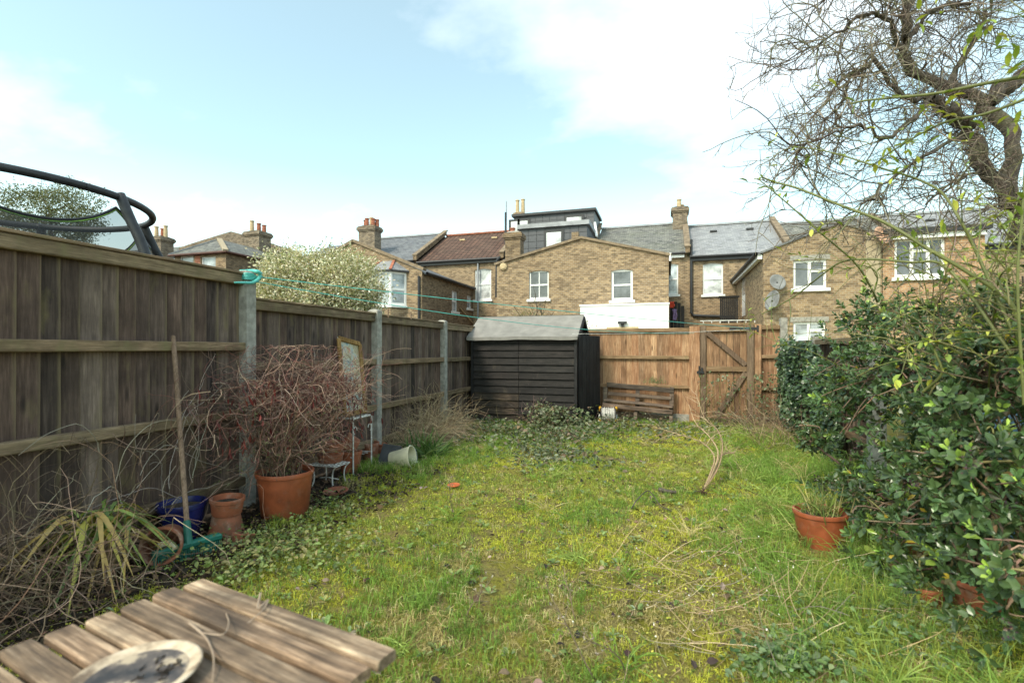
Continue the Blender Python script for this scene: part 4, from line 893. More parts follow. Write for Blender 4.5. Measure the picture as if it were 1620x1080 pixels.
# round dish with dirty rainwater
dc = G(215,1080,ZT); dc.z = ZT+.001
DS = thing('dish', 'round cream dish holding dirty water and leaves on the table', 'dish', dc)
g = Geo(); rd = .104; g.lathe([(.001,.004),(.06,.002),(.07,.004),(rd,.016),(rd+.003,.018),(rd-.001,.020),(rd-.006,.018),(.078,.010),(.001,.008)], 40, Matrix.Translation(dc))
m, t, b = newmat('stained_dish'); c = coords(t); col = ramp(t, noise(t, c, 16, 6, .65), [(.36, (.16,.105,.065)), (.5, (.52,.40,.28)), (.62, (.64,.52,.39))]); t.links.new(col, b.inputs['Base Color']); b.inputs['Roughness'].default_value = .55
obj('bowl', g, m, DS, smooth=True)
m, t, b = newmat('dirty_water'); c = coords(t); col = ramp(t, noise(t, c, 14, 5, .6), [(.40, (.04,.033,.032)), (.54, (.13,.10,.085)), (.60, (.46,.36,.25))]); t.links.new(col, b.inputs['Base Color']); b.inputs['Roughness'].default_value = .22; b.inputs['Specular IOR Level'].default_value = .3; bump(t, b, noise(t, c, 60, 3), .2, .002)
g = Geo(); g.lathe([(.001,.0125),(.04,.0125),(.084,.0125)], 40, Matrix.Translation(dc)); obj('rainwater', g, m, DS, smooth=True)
g = Geo(); P = walk(np.tile(np.array(dc)+[.03,.03,.014], (16,1))+rng.normal(size=(16,3))*[.02,.02,.001], rdir(16)*[1,1,.03], rng.uniform(.012,.035,16), 5, .3); P[:, :, 2] = np.minimum(P[:, :, 2], dc.z+.016); P[:, :, 2] = np.maximum(P[:, :, 2], dc.z+.013); g.tubes(P, taper(16,5,.0018,.001), 4, tints(16, [(.03,.022,.016)])); obj('sodden_twigs', g, MT['stem'], DS)
# dry stems lying over the table
tp = [G(402,962,ZT), G(398,985,ZT+.02), G(392,1002,ZT)]
for lab, pts in (('forked dry tendril lying across the middle table slats', [(300,985),(318,1000),(330,1015),(338,1040),(336,1078)]), ('short hooked dry stem on the rear table slats', [(412,938),(408,962),(424,948),(415,965),(392,985)])):
    g = Geo(); L = [G(x,y,ZT+.004+.008*(i % 2)) for i, (x,y) in enumerate(pts)]; g.tubes(smooth_line(L, 18), np.linspace(.0028,.0012,18)[None], 5, np.array([(.36,.27,.20)])); 
    if 'forked' in lab: g.tubes(smooth_line([L[1], G(352,1003,ZT+.02), G(362,985,ZT+.012), G(358,970,ZT+.004)], 12), .0014, 4, np.array([(.36,.27,.20)]))
    tag(obj('dry_tendril', g, MT['stem'], loc=L[0]), lab, 'twig', 'dry stems on the table')

# ================================================================== pots and clutter on the left
def potprof(r, h, rim=.05, flare=.78, th=.012): return [(.001,0),(r*flare*.97,0),(r*flare,.006),(r*.95,h-rim),(r*.955,h-rim),(r*1.0,h-rim+.004),(r*1.02,h-.004),(r*1.01,h),(r-th,h),(r*.93-th,h-rim),(r*flare-th,.02),(.001,.018)]
def pot(name, label, loc, r, h, mat, rot=None, soil=True, group=None, rim=.05, flare=.78, parts=()):
    T = thing(name, label, 'pot', loc, group); M4 = Matrix.Translation(loc)@(rot or Matrix.Identity(4))
    g = Geo(); g.lathe(potprof(r, h, rim, flare), 36, M4); o = obj('pot_body', g, MT[mat], T, smooth=True)
    me = o.data; me.polygons.foreach_set('use_smooth', np.ones(len(me.polygons), bool))
    md = o.modifiers.new('edges', 'EDGE_SPLIT'); md.split_angle = R(40)
    if soil:
        g = Geo(); g.lathe([(.001,h-.035),(r*.5,h-.03),(r*.93,h-.04)], 24, M4); obj('soil', g, MT['soil'], T, smooth=True)
    return T
GP = 'terracotta pots by the left fence'
def RX(a): return Matrix.Rotation(R(a), 4, 'X')
def RY(a): return Matrix.Rotation(R(a), 4, 'Y')
def RZ(a): return Matrix.Rotation(R(a), 4, 'Z')
pbig = G(451,815); pbig.z = 0; pot('plant_pot', 'largest terracotta pot by the left fence, holding a twiggy dead shrub', pbig, .215, .36, 'plasticterra', group=GP, rim=.035, flare=.80)
p = G(288,852); pot('plant_pot', 'dark blue glazed pot behind the broom handle', p, .152, .26, 'blueglaze', rim=.04, flare=.72)
p = G(358,845); 
pot('plant_pot', 'upturned lower terracotta pot right of the blue pot', p+Vector((0,0,.15)), .115, .15, 'terra2', RX(180), False, GP, rim=.035)
pot('plant_pot', 'terracotta pot balanced on the upturned pot beside the blue one', p+Vector((.005,0,.152)), .112, .115, 'terra', RY(3), True, GP, rim=.03, flare=.86)
p = G(381,858); pot('plant_pot', 'small half buried terracotta pot at the foot of the stacked pair', p+Vector((0,0,-.03)), .075, .09, 'terra2', RX(-18), False, GP, rim=.02)
p = G(226,897); dv_ = Vector((0,0,EYE))-p; pot('plant_pot', 'fallen terracotta pot with its mouth facing the viewer beside the green broom', p+Vector((-.03,.20,.105)), .112, .22, 'terra2', RZ(math.degrees(math.atan2(dv_.y, dv_.x))+75)@RX(84), False, GP, rim=.035)
p = G(262,868); g = Geo(); g.tubes(smooth_line([G(252,862,.13), G(268,858,.12), G(278,868,.09)], 8), .018, 8, cap=True); tag(obj('pipe_offcut', g, MT['cream'], loc=p), 'short white plastic pipe stub beside the fallen pot', 'pipe')
# broom: green head, wooden handle against the fence
hb0, hb1 = G(240,888,.045), G(350,856,.045); hc = (hb0+hb1)/2; top = AX(274,531,-3.40)
BR = thing('broom', 'garden broom with green plastic head and bare wooden handle', 'broom', hc.xy.to_3d())
d = (hb1-hb0).normalized(); g = Geo(); g.bar(hb0+Vector((0,0,.04)), hb1+Vector((0,0,.04)), .055, .04); link('head', bevelled(g, MT['greenplastic'], 'head', .010, hc), BR, hc)
g = Geo()
for i in range(34):
    q = hb0.lerp(hb1, .02+.96*i/33); 
    for j in (-.016, 0, .016): n_ = Vector((-d.y,d.x,0))*j; g.tubes(np.array([tuple(q+n_+Vector((0,0,.022))), tuple(q+n_*1.5+Vector((random.uniform(-.006,.006),random.uniform(-.006,.006),-.045)))]), .0035, 4)
tag(obj('bristles', g, MT['greenplastic'], BR), kind='stuff')
sk = hc+Vector((0,0,.06)); dh_ = (top-sk).normalized(); g = Geo(); g.tubes(np.array([tuple(sk-dh_*.02), tuple(sk+dh_*.13)]), [[.026,.021]], 12, cap=True); obj('socket', g, MT['greenplastic'], BR, smooth=False)
g = Geo(); g.tubes(np.array([tuple(sk+dh_*.10), tuple(sk.lerp(top,.5)), tuple(top-dh_*.01), tuple(top)]), [[.0155,.0155,.0155,.010]], 12, cap=True); obj('handle', g, MT['handle'], BR)
# small white iron stool
p = G(521,768); ST = thing('plant_stand', 'low white wire plant stand in front of the stacked pots', 'plant stand', p); h = .215; w2 = .155
g = Geo()
for i in range(9): x = -w2+2*w2*i/8; g.tubes(np.array([(p.x+x,p.y-w2*.7,h),(p.x+x,p.y+w2*.7,h)]), .004, 5)
for y in (-.7, -.25, .25, .7): g.tubes(np.array([(p.x-w2,p.y+w2*y,h),(p.x+w2,p.y+w2*y,h)]), .006, 6)
obj('top_grid', g, MT['whiteiron'], ST)
for sx_ in (-1, 1):
    for sy_ in (-1, 1):
        g = Geo(); g.tubes(smooth_line([(p.x+sx_*w2*.98,p.y+sy_*w2*.68,h),(p.x+sx_*w2*.72,p.y+sy_*w2*.6,h-.05),(p.x+sx_*w2*.66,p.y+sy_*w2*.58,h-.13),(p.x+sx_*w2*.78,p.y+sy_*w2*.66,0)], 12), .0065, 6); obj('leg', g, MT['whiteiron'], ST)
g = Geo(); g.tubes(smooth_line([(p.x-w2*.7,p.y,.07),(p.x,p.y-w2*.2,.09),(p.x+w2*.7,p.y,.07)], 10), .005, 5); obj('stretcher', g, MT['whiteiron'], ST)
p = G(531,783); g = Geo(); g.lathe([(.001,.0),(.075,0),(.105,.028),(.112,.030),(.108,.034),(.098,.03),(.072,.012),(.001,.012)], 28, Matrix.Translation(p+Vector((0,0,.012)))@RX(5)); tag(obj('saucer', g, MT['terra2'], loc=p, smooth=True), 'terracotta saucer on the grass in front of the low wire stand', 'saucer')
# tall white wire stand carrying the picture
pl, pr_ = G(550,740), G(577,750); c0 = (pl+pr_)/2; hs_ = AT(577,662,pr_.length and (pr_.y/ray(577,750).y)).z
TS = thing('plant_stand', 'tall white wrought iron stand under the framed picture', 'plant stand', c0)
ctr = Vector((c0.x-.10, c0.y+.02, 0)); hw_ = .17
g = Geo(); 
for y in np.linspace(-hw_, hw_, 8): g.tubes(np.array([(ctr.x-hw_,ctr.y+y,hs_),(ctr.x+hw_,ctr.y+y,hs_)]), .005, 5)
for x in (-hw_, hw_): g.tubes(np.array([(ctr.x+x,ctr.y-hw_,hs_),(ctr.x+x,ctr.y+hw_,hs_)]), .009, 6)
for y in (-hw_, hw_): g.tubes(np.array([(ctr.x-hw_,ctr.y+y,hs_),(ctr.x+hw_,ctr.y+y,hs_)]), .009, 6)
obj('shelf', g, MT['whiteiron'], TS)
for sx_ in (-1, 1):
    for sy_ in (-1, 1):
        a = (ctr.x+sx_*hw_, ctr.y+sy_*hw_); g = Geo(); g.tubes(np.array([(*a,0),(*a,hs_+.02)]), .008, 6, cap=True)
        th = np.linspace(0, 4.4, 14); q = np.stack([np.full(14, a[0]), a[1]-sy_*(.035+.03*np.cos(th)), hs_-.13+.032*np.sin(th)*1.2], 1); g.tubes(q, .0045, 5)
        obj('leg', g, MT['whiteiron'], TS)
g = Geo()
for y in np.linspace(-hw_, hw_, 6): g.tubes(np.array([(ctr.x-hw_,ctr.y+y,.18),(ctr.x+hw_,ctr.y+y,.18)]), .004, 5)
obj('lower_shelf', g, MT['whiteiron'], TS)
# framed picture leaning on the fence
q = [AX(545,660,-3.24), AX(580,660,-3.24), AX(570,540,-3.38), AX(534,530,-3.38)]
zb_ = hs_+.012; q[0].z = q[1].z = zb_; n_ = (q[1]-q[0]).cross(q[3]-q[0]).normalized()
if n_.x < 0: n_ = -n_
PF = thing('framed_picture', 'narrow gilt framed floral picture leaning against the left fence', 'picture', (q[0]+q[1])/2)
for i in range(4):
    a, b = q[i], q[(i+1) % 4]; ce = sum(q, Vector())/4; ia, ib = a+(ce-a).normalized()*.035, b+(ce-b).normalized()*.035
    g = Geo(); g.bar(ia, ib, .052, .025, up=tuple(n_)); me = bevelled(g, MT['frame'], 'frame_side', .006, ce); link('frame_side', me, PF, ce)
m, t, b = newmat('floral_print'); c = coords(t); v1 = noise(t, c, 7, 5, .65); v2 = noise(t, mapping(t, c, (1,1,1), None, (.4,.3,1)), 15, 4, .6)
col = ramp(t, v1, [(.36, (.16,.26,.30)), (.46, (.40,.44,.40)), (.54, (.46,.40,.27)), (.64, (.30,.26,.15))]); col = mix(t, ramp(t, v2, [(.60, 0.0), (.66, .85)]), col, (.50,.16,.12)); col = mix(t, ramp(t, noise(t, c, 24, 3), [(.60, 0.0), (.68, .7)]), col, (.13,.16,.07))
t.links.new(col, b.inputs['Base Color']); b.inputs['Roughness'].default_value = .25
ce = sum(q, Vector())/4; g = Geo(); g.prism([x+(ce-x)*.04-n_*.006 for x in q], -n_*.006); obj('print', g, m, PF)
# stacked old pots
p = ST.location+Vector((-.03,.06,.222)); pot('plant_pot', 'widest old terracotta pot at the bottom of the leaning stack', p, .125, .085, 'terra2', RX(2), False, GP, rim=.03, flare=.9)
pot('plant_pot', 'second old terracotta pot nested on the leaning stack', p+Vector((.015,.01,.05)), .105, .09, 'terra', RY(-5), False, GP, rim=.03)
pot('plant_pot', 'topmost old terracotta pot of the leaning stack', p+Vector((.02,.015,.105)), .10, .085, 'terra2', RY(6), True, GP, rim=.035)
p = G(554,747); pot('plant_pot', 'upright terracotta pot right of the low wire stand', p, .118, .23, 'terra', RX(-3), True, GP, rim=.035)
pot('plant_pot', 'terracotta pot tipped over on top of the upright one', p+Vector((.05,.05,.27)), .105, .15, 'terra2', RZ(35)@RY(-62), False, GP, rim=.035)
p = G(577,733); pot('plant_pot', 'terracotta pot behind the tall stand front leg', p+Vector((-.02,.15,0)), .105, .22, 'terra2', RX(2), False, GP, rim=.035)
p = G(599,727); pot('plant_pot', 'smallest square shouldered terracotta pot next to the slate', p+Vector((-.06,.14,.06)), .07, .11, 'terra', RY(8), False, GP, rim=.03, flare=.85)
p = G(611,742); g = Geo(); g.add([(-.13,0,0),(.12,0,.01),(.13,.10,.24),(-.10,.10,.26),(-.13,.012,0),(.12,.012,.01),(.13,.112,.24),(-.10,.112,.26)], np.array([(0,1,2,3),(7,6,5,4),(0,4,5,1),(1,5,6,2),(2,6,7,3),(3,7,4,0)])); o = obj('roof_slate', g, MT['slate']); o.location = p+Vector((0,.0,.0)); tag(o, 'dark roof slate propped between the small pot and cream bucket', 'slate')
p = G(633,742); BK = thing('bucket', 'cream plastic bucket lying tipped to the right on the grass edge', 'bucket', p); M4 = Matrix.Translation(p+Vector((-.04,.06,.10)))@RZ(8)@RY(80)@Matrix.Translation((0,0,-.10))
g = Geo(); g.lathe([(.001,0),(.088,0),(.092,.004),(.122,.235),(.130,.236),(.130,.25),(.120,.25),(.113,.235),(.086,.012),(.001,.010)], 30, M4); o = obj('bucket_body', g, MT['cream'], BK, smooth=True); o.modifiers.new('edges', 'EDGE_SPLIT').split_angle = R(40)
g = Geo(); th = np.linspace(0, np.pi, 14); pt = [tuple(M4@Vector((.13*math.cos(a),.13*math.sin(a),.235+.02*math.sin(a)))) for a in th]; g.tubes(np.array(pt), .0025, 5); obj('wire_handle', g, MT['whiteiron'], BK)
p = G(657,735); g = Geo(); g.lathe([(.001,.02),(.04,.02),(.05,.0),(.001,0)], 9, Matrix.Translation(p)@RX(20)@Matrix.Scale(1.3,4)); tag(obj('stone', g, MT['whiteiron'], loc=p), 'pale stone beside the mouth of the cream bucket', 'stone')
p = G(718,771); g = Geo(); g.lathe([(.001,.0),(.055,.0),(.062,.006),(.059,.009),(.052,.005),(.001,.004)], 22, Matrix.Translation(p+Vector((0,0,.022)))@RX(3)); tag(obj('plastic_disc', g, MT['orange'], loc=p, smooth=True), 'bright orange plastic disc lying on the lawn', 'disc')

# ================================================================== by the back fence
# hose reel
p = G(962,671); HR = thing('hose_reel', 'hose reel wound with pale hose between shed and pallet bench', 'hose reel', p); ax = Vector((1,.15,0)).normalized(); c = p+Vector((0,0,.17))
M4 = Matrix.Translation(c)@RZ(8)@RY(90)
for s_, nm in ((-.13,'drum_side'),(.13,'drum_side')):
    g = Geo(); g.lathe([(.03,s_-.008),(.155,s_-.006),(.165,s_),(.155,s_+.006),(.03,s_+.008)], 24, M4); obj(nm, g, MT['blacksteel'], HR, smooth=True)
    for a in range(4):
        g = Geo(); u = M4@Vector((.15*math.cos(a*1.57+.5),.15*math.sin(a*1.57+.5),s_*1.08)); g.lathe([(.001,.025),(.022,.02),(.022,-.02),(.001,-.025)], 8, Matrix.Translation(u)); obj('yellow_clip', g, MT['yellow'], HR)
g = Geo(); th = np.linspace(0, 2*np.pi*16, 380); rr = .115+.012*np.sin(th*.37); hx_ = -.115+.23*(th/th[-1]); pt = [tuple(M4@Vector((r_*math.cos(a),r_*math.sin(a),x_))) for r_, a, x_ in zip(rr, th, hx_)]; g.tubes(np.array(pt), .0105, 6); obj('hose', g, MT['hose'], HR, smooth=True)
for s_ in (-.15, .15):
    g = Geo(); b0 = M4@Vector((0,0,s_)); g.tubes(np.array([(b0.x,b0.y-.12,0),(b0.x,b0.y,c.z),(b0.x,b0.y+.12,0)]), .012, 6); obj('stand_leg', g, MT['whiteiron'], HR)
# pallet bench
yp = 9.22
PB = thing('pallet_bench', 'bench knocked together from weathered pallet boards against the larch fence', 'bench', (AY(1008,665,yp).x, yp, 0))
def plank(name, a, b, wd, th, up=(0,-1,0)):
    g = Geo(); g.bar(a, b, th, wd, up=(0,0,1)); c_ = (Vector(a)+Vector(b))/2; link(name, bevelled(g, MT['pallet'], name, .005, c_), PB, c_)
plank('back_slat', AY(960,608,yp+.20), AY(1066,618,yp+.20), .085, .03); plank('back_slat', AY(962,622,yp+.19), AY(1062,630,yp+.19), .06, .022)
plank('seat_front', AY(953,640,yp-.16), AY(1064,652,yp-.16), .075, .03)
for j in range(3):
    a, b = AY(955,636.5,yp-.13), AY(1064,648,yp-.13); dy = Vector((0,.03+j*.115,.035)); g = Geo(); g.bar(a+dy+Vector((0,.04,0)), b+dy+Vector((0,.04,0)), .095, .02); link('seat_slat', bevelled(g, MT['pallet'], 'seat_slat', .004, a), PB, a)
plank('base_slat', AY(955,651,yp+.17), AY(1058,662,yp+.17), .085, .022)
for px in (958, 1009, 1063):
    a = AY(px, 612, yp+.225); b = Vector((a.x-.02, yp+.225, 0.0)); g = Geo(); g.bar(b, a, .075, .05, up=(0,1,0)); link('back_post', bevelled(g, MT['pallet'], 'back_post', .004, b), PB, b)
    b = Vector((a.x-.02, yp-.11, 0)); g = Geo(); g.bar(b, (b.x,b.y,AY(px,648,yp-.16).z-.035), .06, .05, up=(0,1,0)); link('leg', bevelled(g, MT['pallet'], 'leg', .004, b), PB, b)

# ================================================================== washing line
HKp = AX(388,440,XF+.02)
def PH(px, py): return AX(px, py, XF+.13)
CL = thing('washing_line', 'teal washing line strung from the left fence post to the gate', 'washing line', (XF+.03, 3.39, 1.75))
g = Geo(); g.tubes(smooth_line([PH(371,447), PH(384,447), PH(400,447), PH(410,440), PH(412,433), PH(405,429), AX(395,428,XF-.02), AX(380,428,XF-.04)], 26), np.interp(np.linspace(0,1,26), [0,.2,.5,.75,1], [.007,.012,.017,.015,.008])[None], 10, cap=True); obj('line_hook', g, MT['teal'], CL, smooth=True)
g = Geo(); a = np.linspace(0, 2*np.pi*5, 110); g.tubes(np.stack([XF+.018+.088*np.sign(np.cos(a))*np.abs(np.cos(a))**.5, 3.39+.072*np.sign(np.sin(a))*np.abs(np.sin(a))**.5, 1.90+.06*np.linspace(0,1,110)], 1), .006, 5); obj('cord_wrap', g, MT['teal'], CL)
p0 = PH(410,438); p1 = AY(1186,519,9.5)
def sagline(a, b, s, n=26): u = np.linspace(0, 1, n)[:, None]; P = np.array(a)*(1-u)+np.array(b)*u; P[:, 2] -= 4*s*(u*(1-u))[:, 0]; return P
g = Geo(); g.tubes(sagline(p0, p1, .03), .0042, 6); obj('line', g, MT['teal'], CL)
g = Geo(); g.tubes(sagline(PH(408,446), AY(1098,527,9.5), .13), .0042, 6); obj('line', g, MT['teal'], CL)
g = Geo(); g.tubes(sagline(AY(905,528,8.2), AY(1186,521,9.5), .02), .0035, 6); obj('line', g, MT['whiteiron'], CL)
for px, py in ((614,489),(650,493)):
    g = Geo(); c_ = AX(px, py, XF+.25); g.bar(c_, c_+Vector((.0,.01,-.10)), .012, .010); obj('clothes_peg', g, MT['handle'], CL)

# ================================================================== trampoline next door
tx, ty, th_ = -6.82, 3.43, 2.92
TR = thing('trampoline', 'trampoline with black padded poles and safety net over the left fence', 'trampoline', (tx, ty, 0))
a = np.linspace(0, 2*np.pi, 73); Rg = 1.37
g = Geo(); g.tubes(np.stack([tx+Rg*np.cos(a), ty+Rg*np.sin(a), np.full(73, th_)], 1), .038, 10); obj('top_ring', g, MT['blackfoam'], TR, smooth=True)
# pole angles measured from the camera-side pole
camx = Vector((CS, SN, 0)); base = math.atan2(SN, CS)-.03
for k in range(6):
    an = base+k*math.pi/3; cx_, sy_ = math.cos(an), math.sin(an)
    P = smooth_line([(tx+r_*cx_, ty+r_*sy_, z_) for r_, z_ in ((Rg,th_+.03),(Rg+.10,2.72),(Rg+.28,2.3),(Rg+.36,1.7),(Rg+.36,1.0),(Rg+.36,0))], 22)
    g = Geo(); g.tubes(P, .050, 10, cap=True); obj('pole', g, MT['blackfoam'], TR, smooth=True)
m, t, b = newmat('black_net'); uvn = nd(t, 'ShaderNodeTexVoronoi', Scale=1.0); 
tr = nd(t, 'ShaderNodeBsdfTransparent'); ms = nd(t, 'ShaderNodeMixShader'); ms.inputs[0].default_value = .58; b.inputs['Base Color'].default_value = (.03,.032,.035,1); b.inputs['Roughness'].default_value = .9
t.links.new(tr.outputs[0], ms.inputs[1]); t.links.new(b.outputs[0], ms.inputs[2]); t.links.new(ms.outputs[0], t.nodes['Material Output'].inputs[0])
def sagz(an): u = ((an-base)/(math.pi/3)) % 1; return 1-(2*u-1)**2
V = []; na = 96; lev = [(0,0),(.35,.1),(.75,.25),(1.0,.3),(1.35,.3),(2.0,.3)]
for i in range(na):
    an = 2*np.pi*i/na; s_ = sagz(an)
    for dz, dr in lev: V.append((tx+(Rg-.03+dr)*math.cos(an), ty+(Rg-.03+dr)*math.sin(an), th_-.10-.28*s_*(1 if dz == 0 else max(0,1-dz))-dz))
k = len(lev); F = [(k*i+j, k*i+j+1, k*((i+1) % na)+j+1, k*((i+1) % na)+j) for i in range(na) for j in range(k-1)]
g = Geo(); g.add(V, np.array(F)); obj('safety_net', g, m, TR, smooth=True)
g = Geo(); q = np.array([V[k*(i % na)] for i in range(na+1)]); g.tubes(q, .014, 6); obj('net_cord', g, MT['blackfoam'], TR)
g = Geo(); q2 = q.copy(); q2[:, 2] -= .022; g.tubes(q2, .009, 6); obj('net_binding', g, MT['lime'], TR)
g = Geo(); g.lathe([(1.35,.86),(1.70,.86),(1.72,.89),(1.35,.90)], 60, Matrix.Translation((tx,ty,0))); obj('edge_pad', g, MT['blackfoam'], TR)
g = Geo(); g.lathe([(.001,.85),(1.36,.85)], 60, Matrix.Translation((tx,ty,0))); obj('mat', g, MT['blackfoam'], TR)

# blue sheets
def heap(name, label, c, rx, ry, rz, mat, cat='sheet', seed=0):
    n, m_ = 26, 12; V = []
    for j in range(m_):
        for i in range(n):
            a_, e_ = 2*np.pi*i/n, (np.pi/2)*j/(m_-1); f = 1+.16*math.sin(3*a_+seed)+.12*math.sin(7*a_+5*e_+seed*2)+.08*math.sin(11*a_-4*e_)
            V.append((c.x+rx*f*math.cos(a_)*math.cos(e_), c.y+ry*f*math.sin(a_)*math.cos(e_), c.z+rz*f*math.sin(e_)))
    idx = np.arange(n*m_).reshape(m_, n); nx = np.roll(idx, -1, 1); g = Geo(); g.add(V, np.stack([idx[:-1],nx[:-1],nx[1:],idx[1:]],-1).reshape(-1,4)); tag(obj(name, g, MT[mat], loc=c, smooth=True), label, cat)
heap('tarpaulin', 'pale blue sheet showing through the evergreen shrub', Vector((2.1,3.9,0)), .36, .5, .78, 'tarp')
heap('plastic_bag', 'crumpled blue bag among dead vines at the left edge', G(0,925)+Vector((-.12,0,0)), .11, .13, .20, 'navy', 'bag', 3)
# pots on the right
p = G(1300,864); pr1 = p.copy(); pot('plant_pot', 'terracotta pot with grass growing in it at the shrub left edge', p, .165, .245, 'plasticterra', RY(-2), True, 'pots under the shrub', rim=.03, flare=.82)
p = G(1478,912); pot('plant_pot', 'broad terracotta trough pot half hidden under the shrub', p+Vector((.05,.1,0)), .17, .20, 'plasticterra', RX(3), True, 'pots under the shrub', rim=.035)
p = G(1535,968); pot('plant_pot', 'lowest terracotta pot in the bottom right under dark leaves', p, .14, .17, 'terra', RY(8), True, 'pots under the shrub', rim=.03)
p = G(1470,958); pot('plant_pot', 'shallow terracotta bowl in front of the broad trough pot', p, .10, .09, 'plasticterra', RX(-12), True, 'pots under the shrub', rim=.025)
p = G(1530,905); pot('plant_pot', 'small bright terracotta pot behind the broad trough pot', p+Vector((.1,.25,0)), .13, .34, 'plasticterra', RX(2), True, 'pots under the shrub', rim=.04)

# ================================================================== lawn
def lawn():
    g = Geo(); Nt = 30000
    x = rng.uniform(-3.25, 2.6, Nt*3); y = 1.0+8.4*rng.uniform(0, 1, Nt*3)**1.25
    bare = fbm(x*1.1, y*1.1, 21); bare2 = fbm(x*3.1, y*3.1, 5)
    soil = x < -2.35-.5*vnoise(y*2, y*0, 6)-.75*np.clip((y-3.0)/1.5, 0, 1); keep = (~soil)&(bare2 > .36)&(rng.uniform(size=len(x)) < .35+.9*bare); x, y = x[keep][:Nt], y[keep][:Nt]; n = len(x)
    right = np.clip((x-.15-.12*(y-3))/1.0, 0, 1); tall = np.clip((fbm(x*1.6, y*1.6, 33)-.50)*4.5, 0, 1); edge = np.clip((x+2.0)/-.9, 0, 1); back = np.clip((y-7.4)/1.2, 0, 1)
    h = .028+.034*rng.uniform(size=n)**1.5+tall*.045*rng.uniform(size=n)+(right**1.3)*rng.uniform(.02,.22,n)*(.35+.65*tall)+edge*.03+back*.05*rng.uniform(size=n)
    nb = 9
    X = np.repeat(x, nb)+rng.normal(size=n*nb)*.018; Y = np.repeat(y, nb)+rng.normal(size=n*nb)*.018; H = np.repeat(h, nb)*rng.uniform(.5, 1.25, n*nb)
    D = rdir(n*nb); D[:, 2] = 0; D /= np.linalg.norm(D, axis=1, keepdims=True)+1e-9
    fa, fb, fc = fbm(x*1.2+3, y*1.2, 44), fbm(x*2.4, y*2.4, 80), fbm(x*.85, y*.85, 90); fl = rng.normal(size=n)*.07; mossy = fa+fl > .55; straw = fb+fl > .68; lush = fc-fl > .53
    h = h*np.where(mossy, .6, 1)*np.where(lush, 1.35, 1)*np.where(straw, .8, 1)
    H = np.repeat(h, nb)*rng.uniform(.5, 1.25, n*nb)
    lean = np.repeat(np.where(straw, 1.5, np.where(mossy, 1.1, .85)), nb)[:, None]*rng.uniform(.3, 1.0, n*nb)[:, None]; Z = gz(X, Y)-.004; B = np.stack([X, Y, Z], 1); U = np.array([0,0,1.0])
    M_ = B+U*H[:, None]*.62+D*H[:, None]*.28*lean; Tp = B+U*H[:, None]*np.clip(1-.5*lean, .12, 1)+D*H[:, None]*.95*lean
    Wd = (.0026+.0016*rng.uniform(size=n*nb)+.0006*np.clip(Y-4, 0, 6))[:, None]*np.array([[1, .8, 0]])
    c = np.tile(np.array([[.33,.39,.075]]), (n, 1)); c[lush] = (.22,.35,.07); c[mossy] = (.53,.54,.075); c[straw] = (.50,.42,.20); c[rng.uniform(size=n) < .06] = (.64,.55,.31); c[rng.uniform(size=n) < .14] = (.15,.23,.055)
    c = np.where((rng.uniform(size=n) < .30*right)[:, None], np.array([[.20,.31,.075]]), c)
    c = np.repeat(c, nb, 0)*(1+rng.normal(size=(n*nb, 1))*.2); c = np.clip(c, .01, 1)
    ribbons(g, np.stack([B, M_, Tp], 1), Wd, c)
    # long rank tufts, mostly along the right hand side
    nt = 430; tx_ = rng.uniform(-2.2, 2.3, nt*5); ty_ = rng.uniform(1.7, 8.8, nt*5); pk = np.clip((tx_-.35)/1.0, .03, 1)*(.25+fbm(tx_*1.3, ty_*1.3, 52)) > rng.uniform(size=nt*5); tx_, ty_ = tx_[pk][:nt], ty_[pk][:nt]; nt = len(tx_); q = 34
    X = np.repeat(tx_, q)+rng.normal(size=nt*q)*.03; Y = np.repeat(ty_, q)+rng.normal(size=nt*q)*.03; ln = np.repeat(rng.uniform(.12,.30,nt), q)*rng.uniform(.5,1.15,nt*q); D = rdir(nt*q); D[:, 2] = 0; P = walk(np.stack([X, Y, gz(X, Y)], 1), D*.75+[0,0,1.0], ln, 6, .05, (0,0,-.24)); P[:, :, 2] = np.maximum(P[:, :, 2], .006)
    cc = np.repeat(np.array([(.24,.38,.075),(.19,.31,.06),(.34,.44,.12),(.42,.42,.16),(.55,.47,.24)])[rng.choice(5, nt, p=[.32,.28,.2,.12,.08])], q, 0)*(1+rng.normal(size=(nt*q,1))*.2)
    ribbons(g, P, np.array([[.004,.0048,.0046,.004,.0026,0]]), np.clip(cc, .02, 1))
    # loose straw
    k = 5200; X = rng.uniform(-3, 2.4, k); Y = 1.2+8*rng.uniform(size=k)**1.2; P = walk(np.stack([X, Y, gz(X, Y)+.012], 1), rdir(k)*[1,1,.12], rng.uniform(.05,.16,k), 4, .12); ribbons(g, P, np.array([[.003,.003,.002,0]]), tints(k, [(.46,.38,.21),(.38,.30,.15),(.30,.23,.12)]), np.tile([0,0,1.0], (k,1))+rng.normal(size=(k,3))*.3)
    o = obj('grass', g, MT['grass']); tag(o, 'patchy mossy lawn grass covering the garden floor', 'grass', kind='stuff')
lawn()
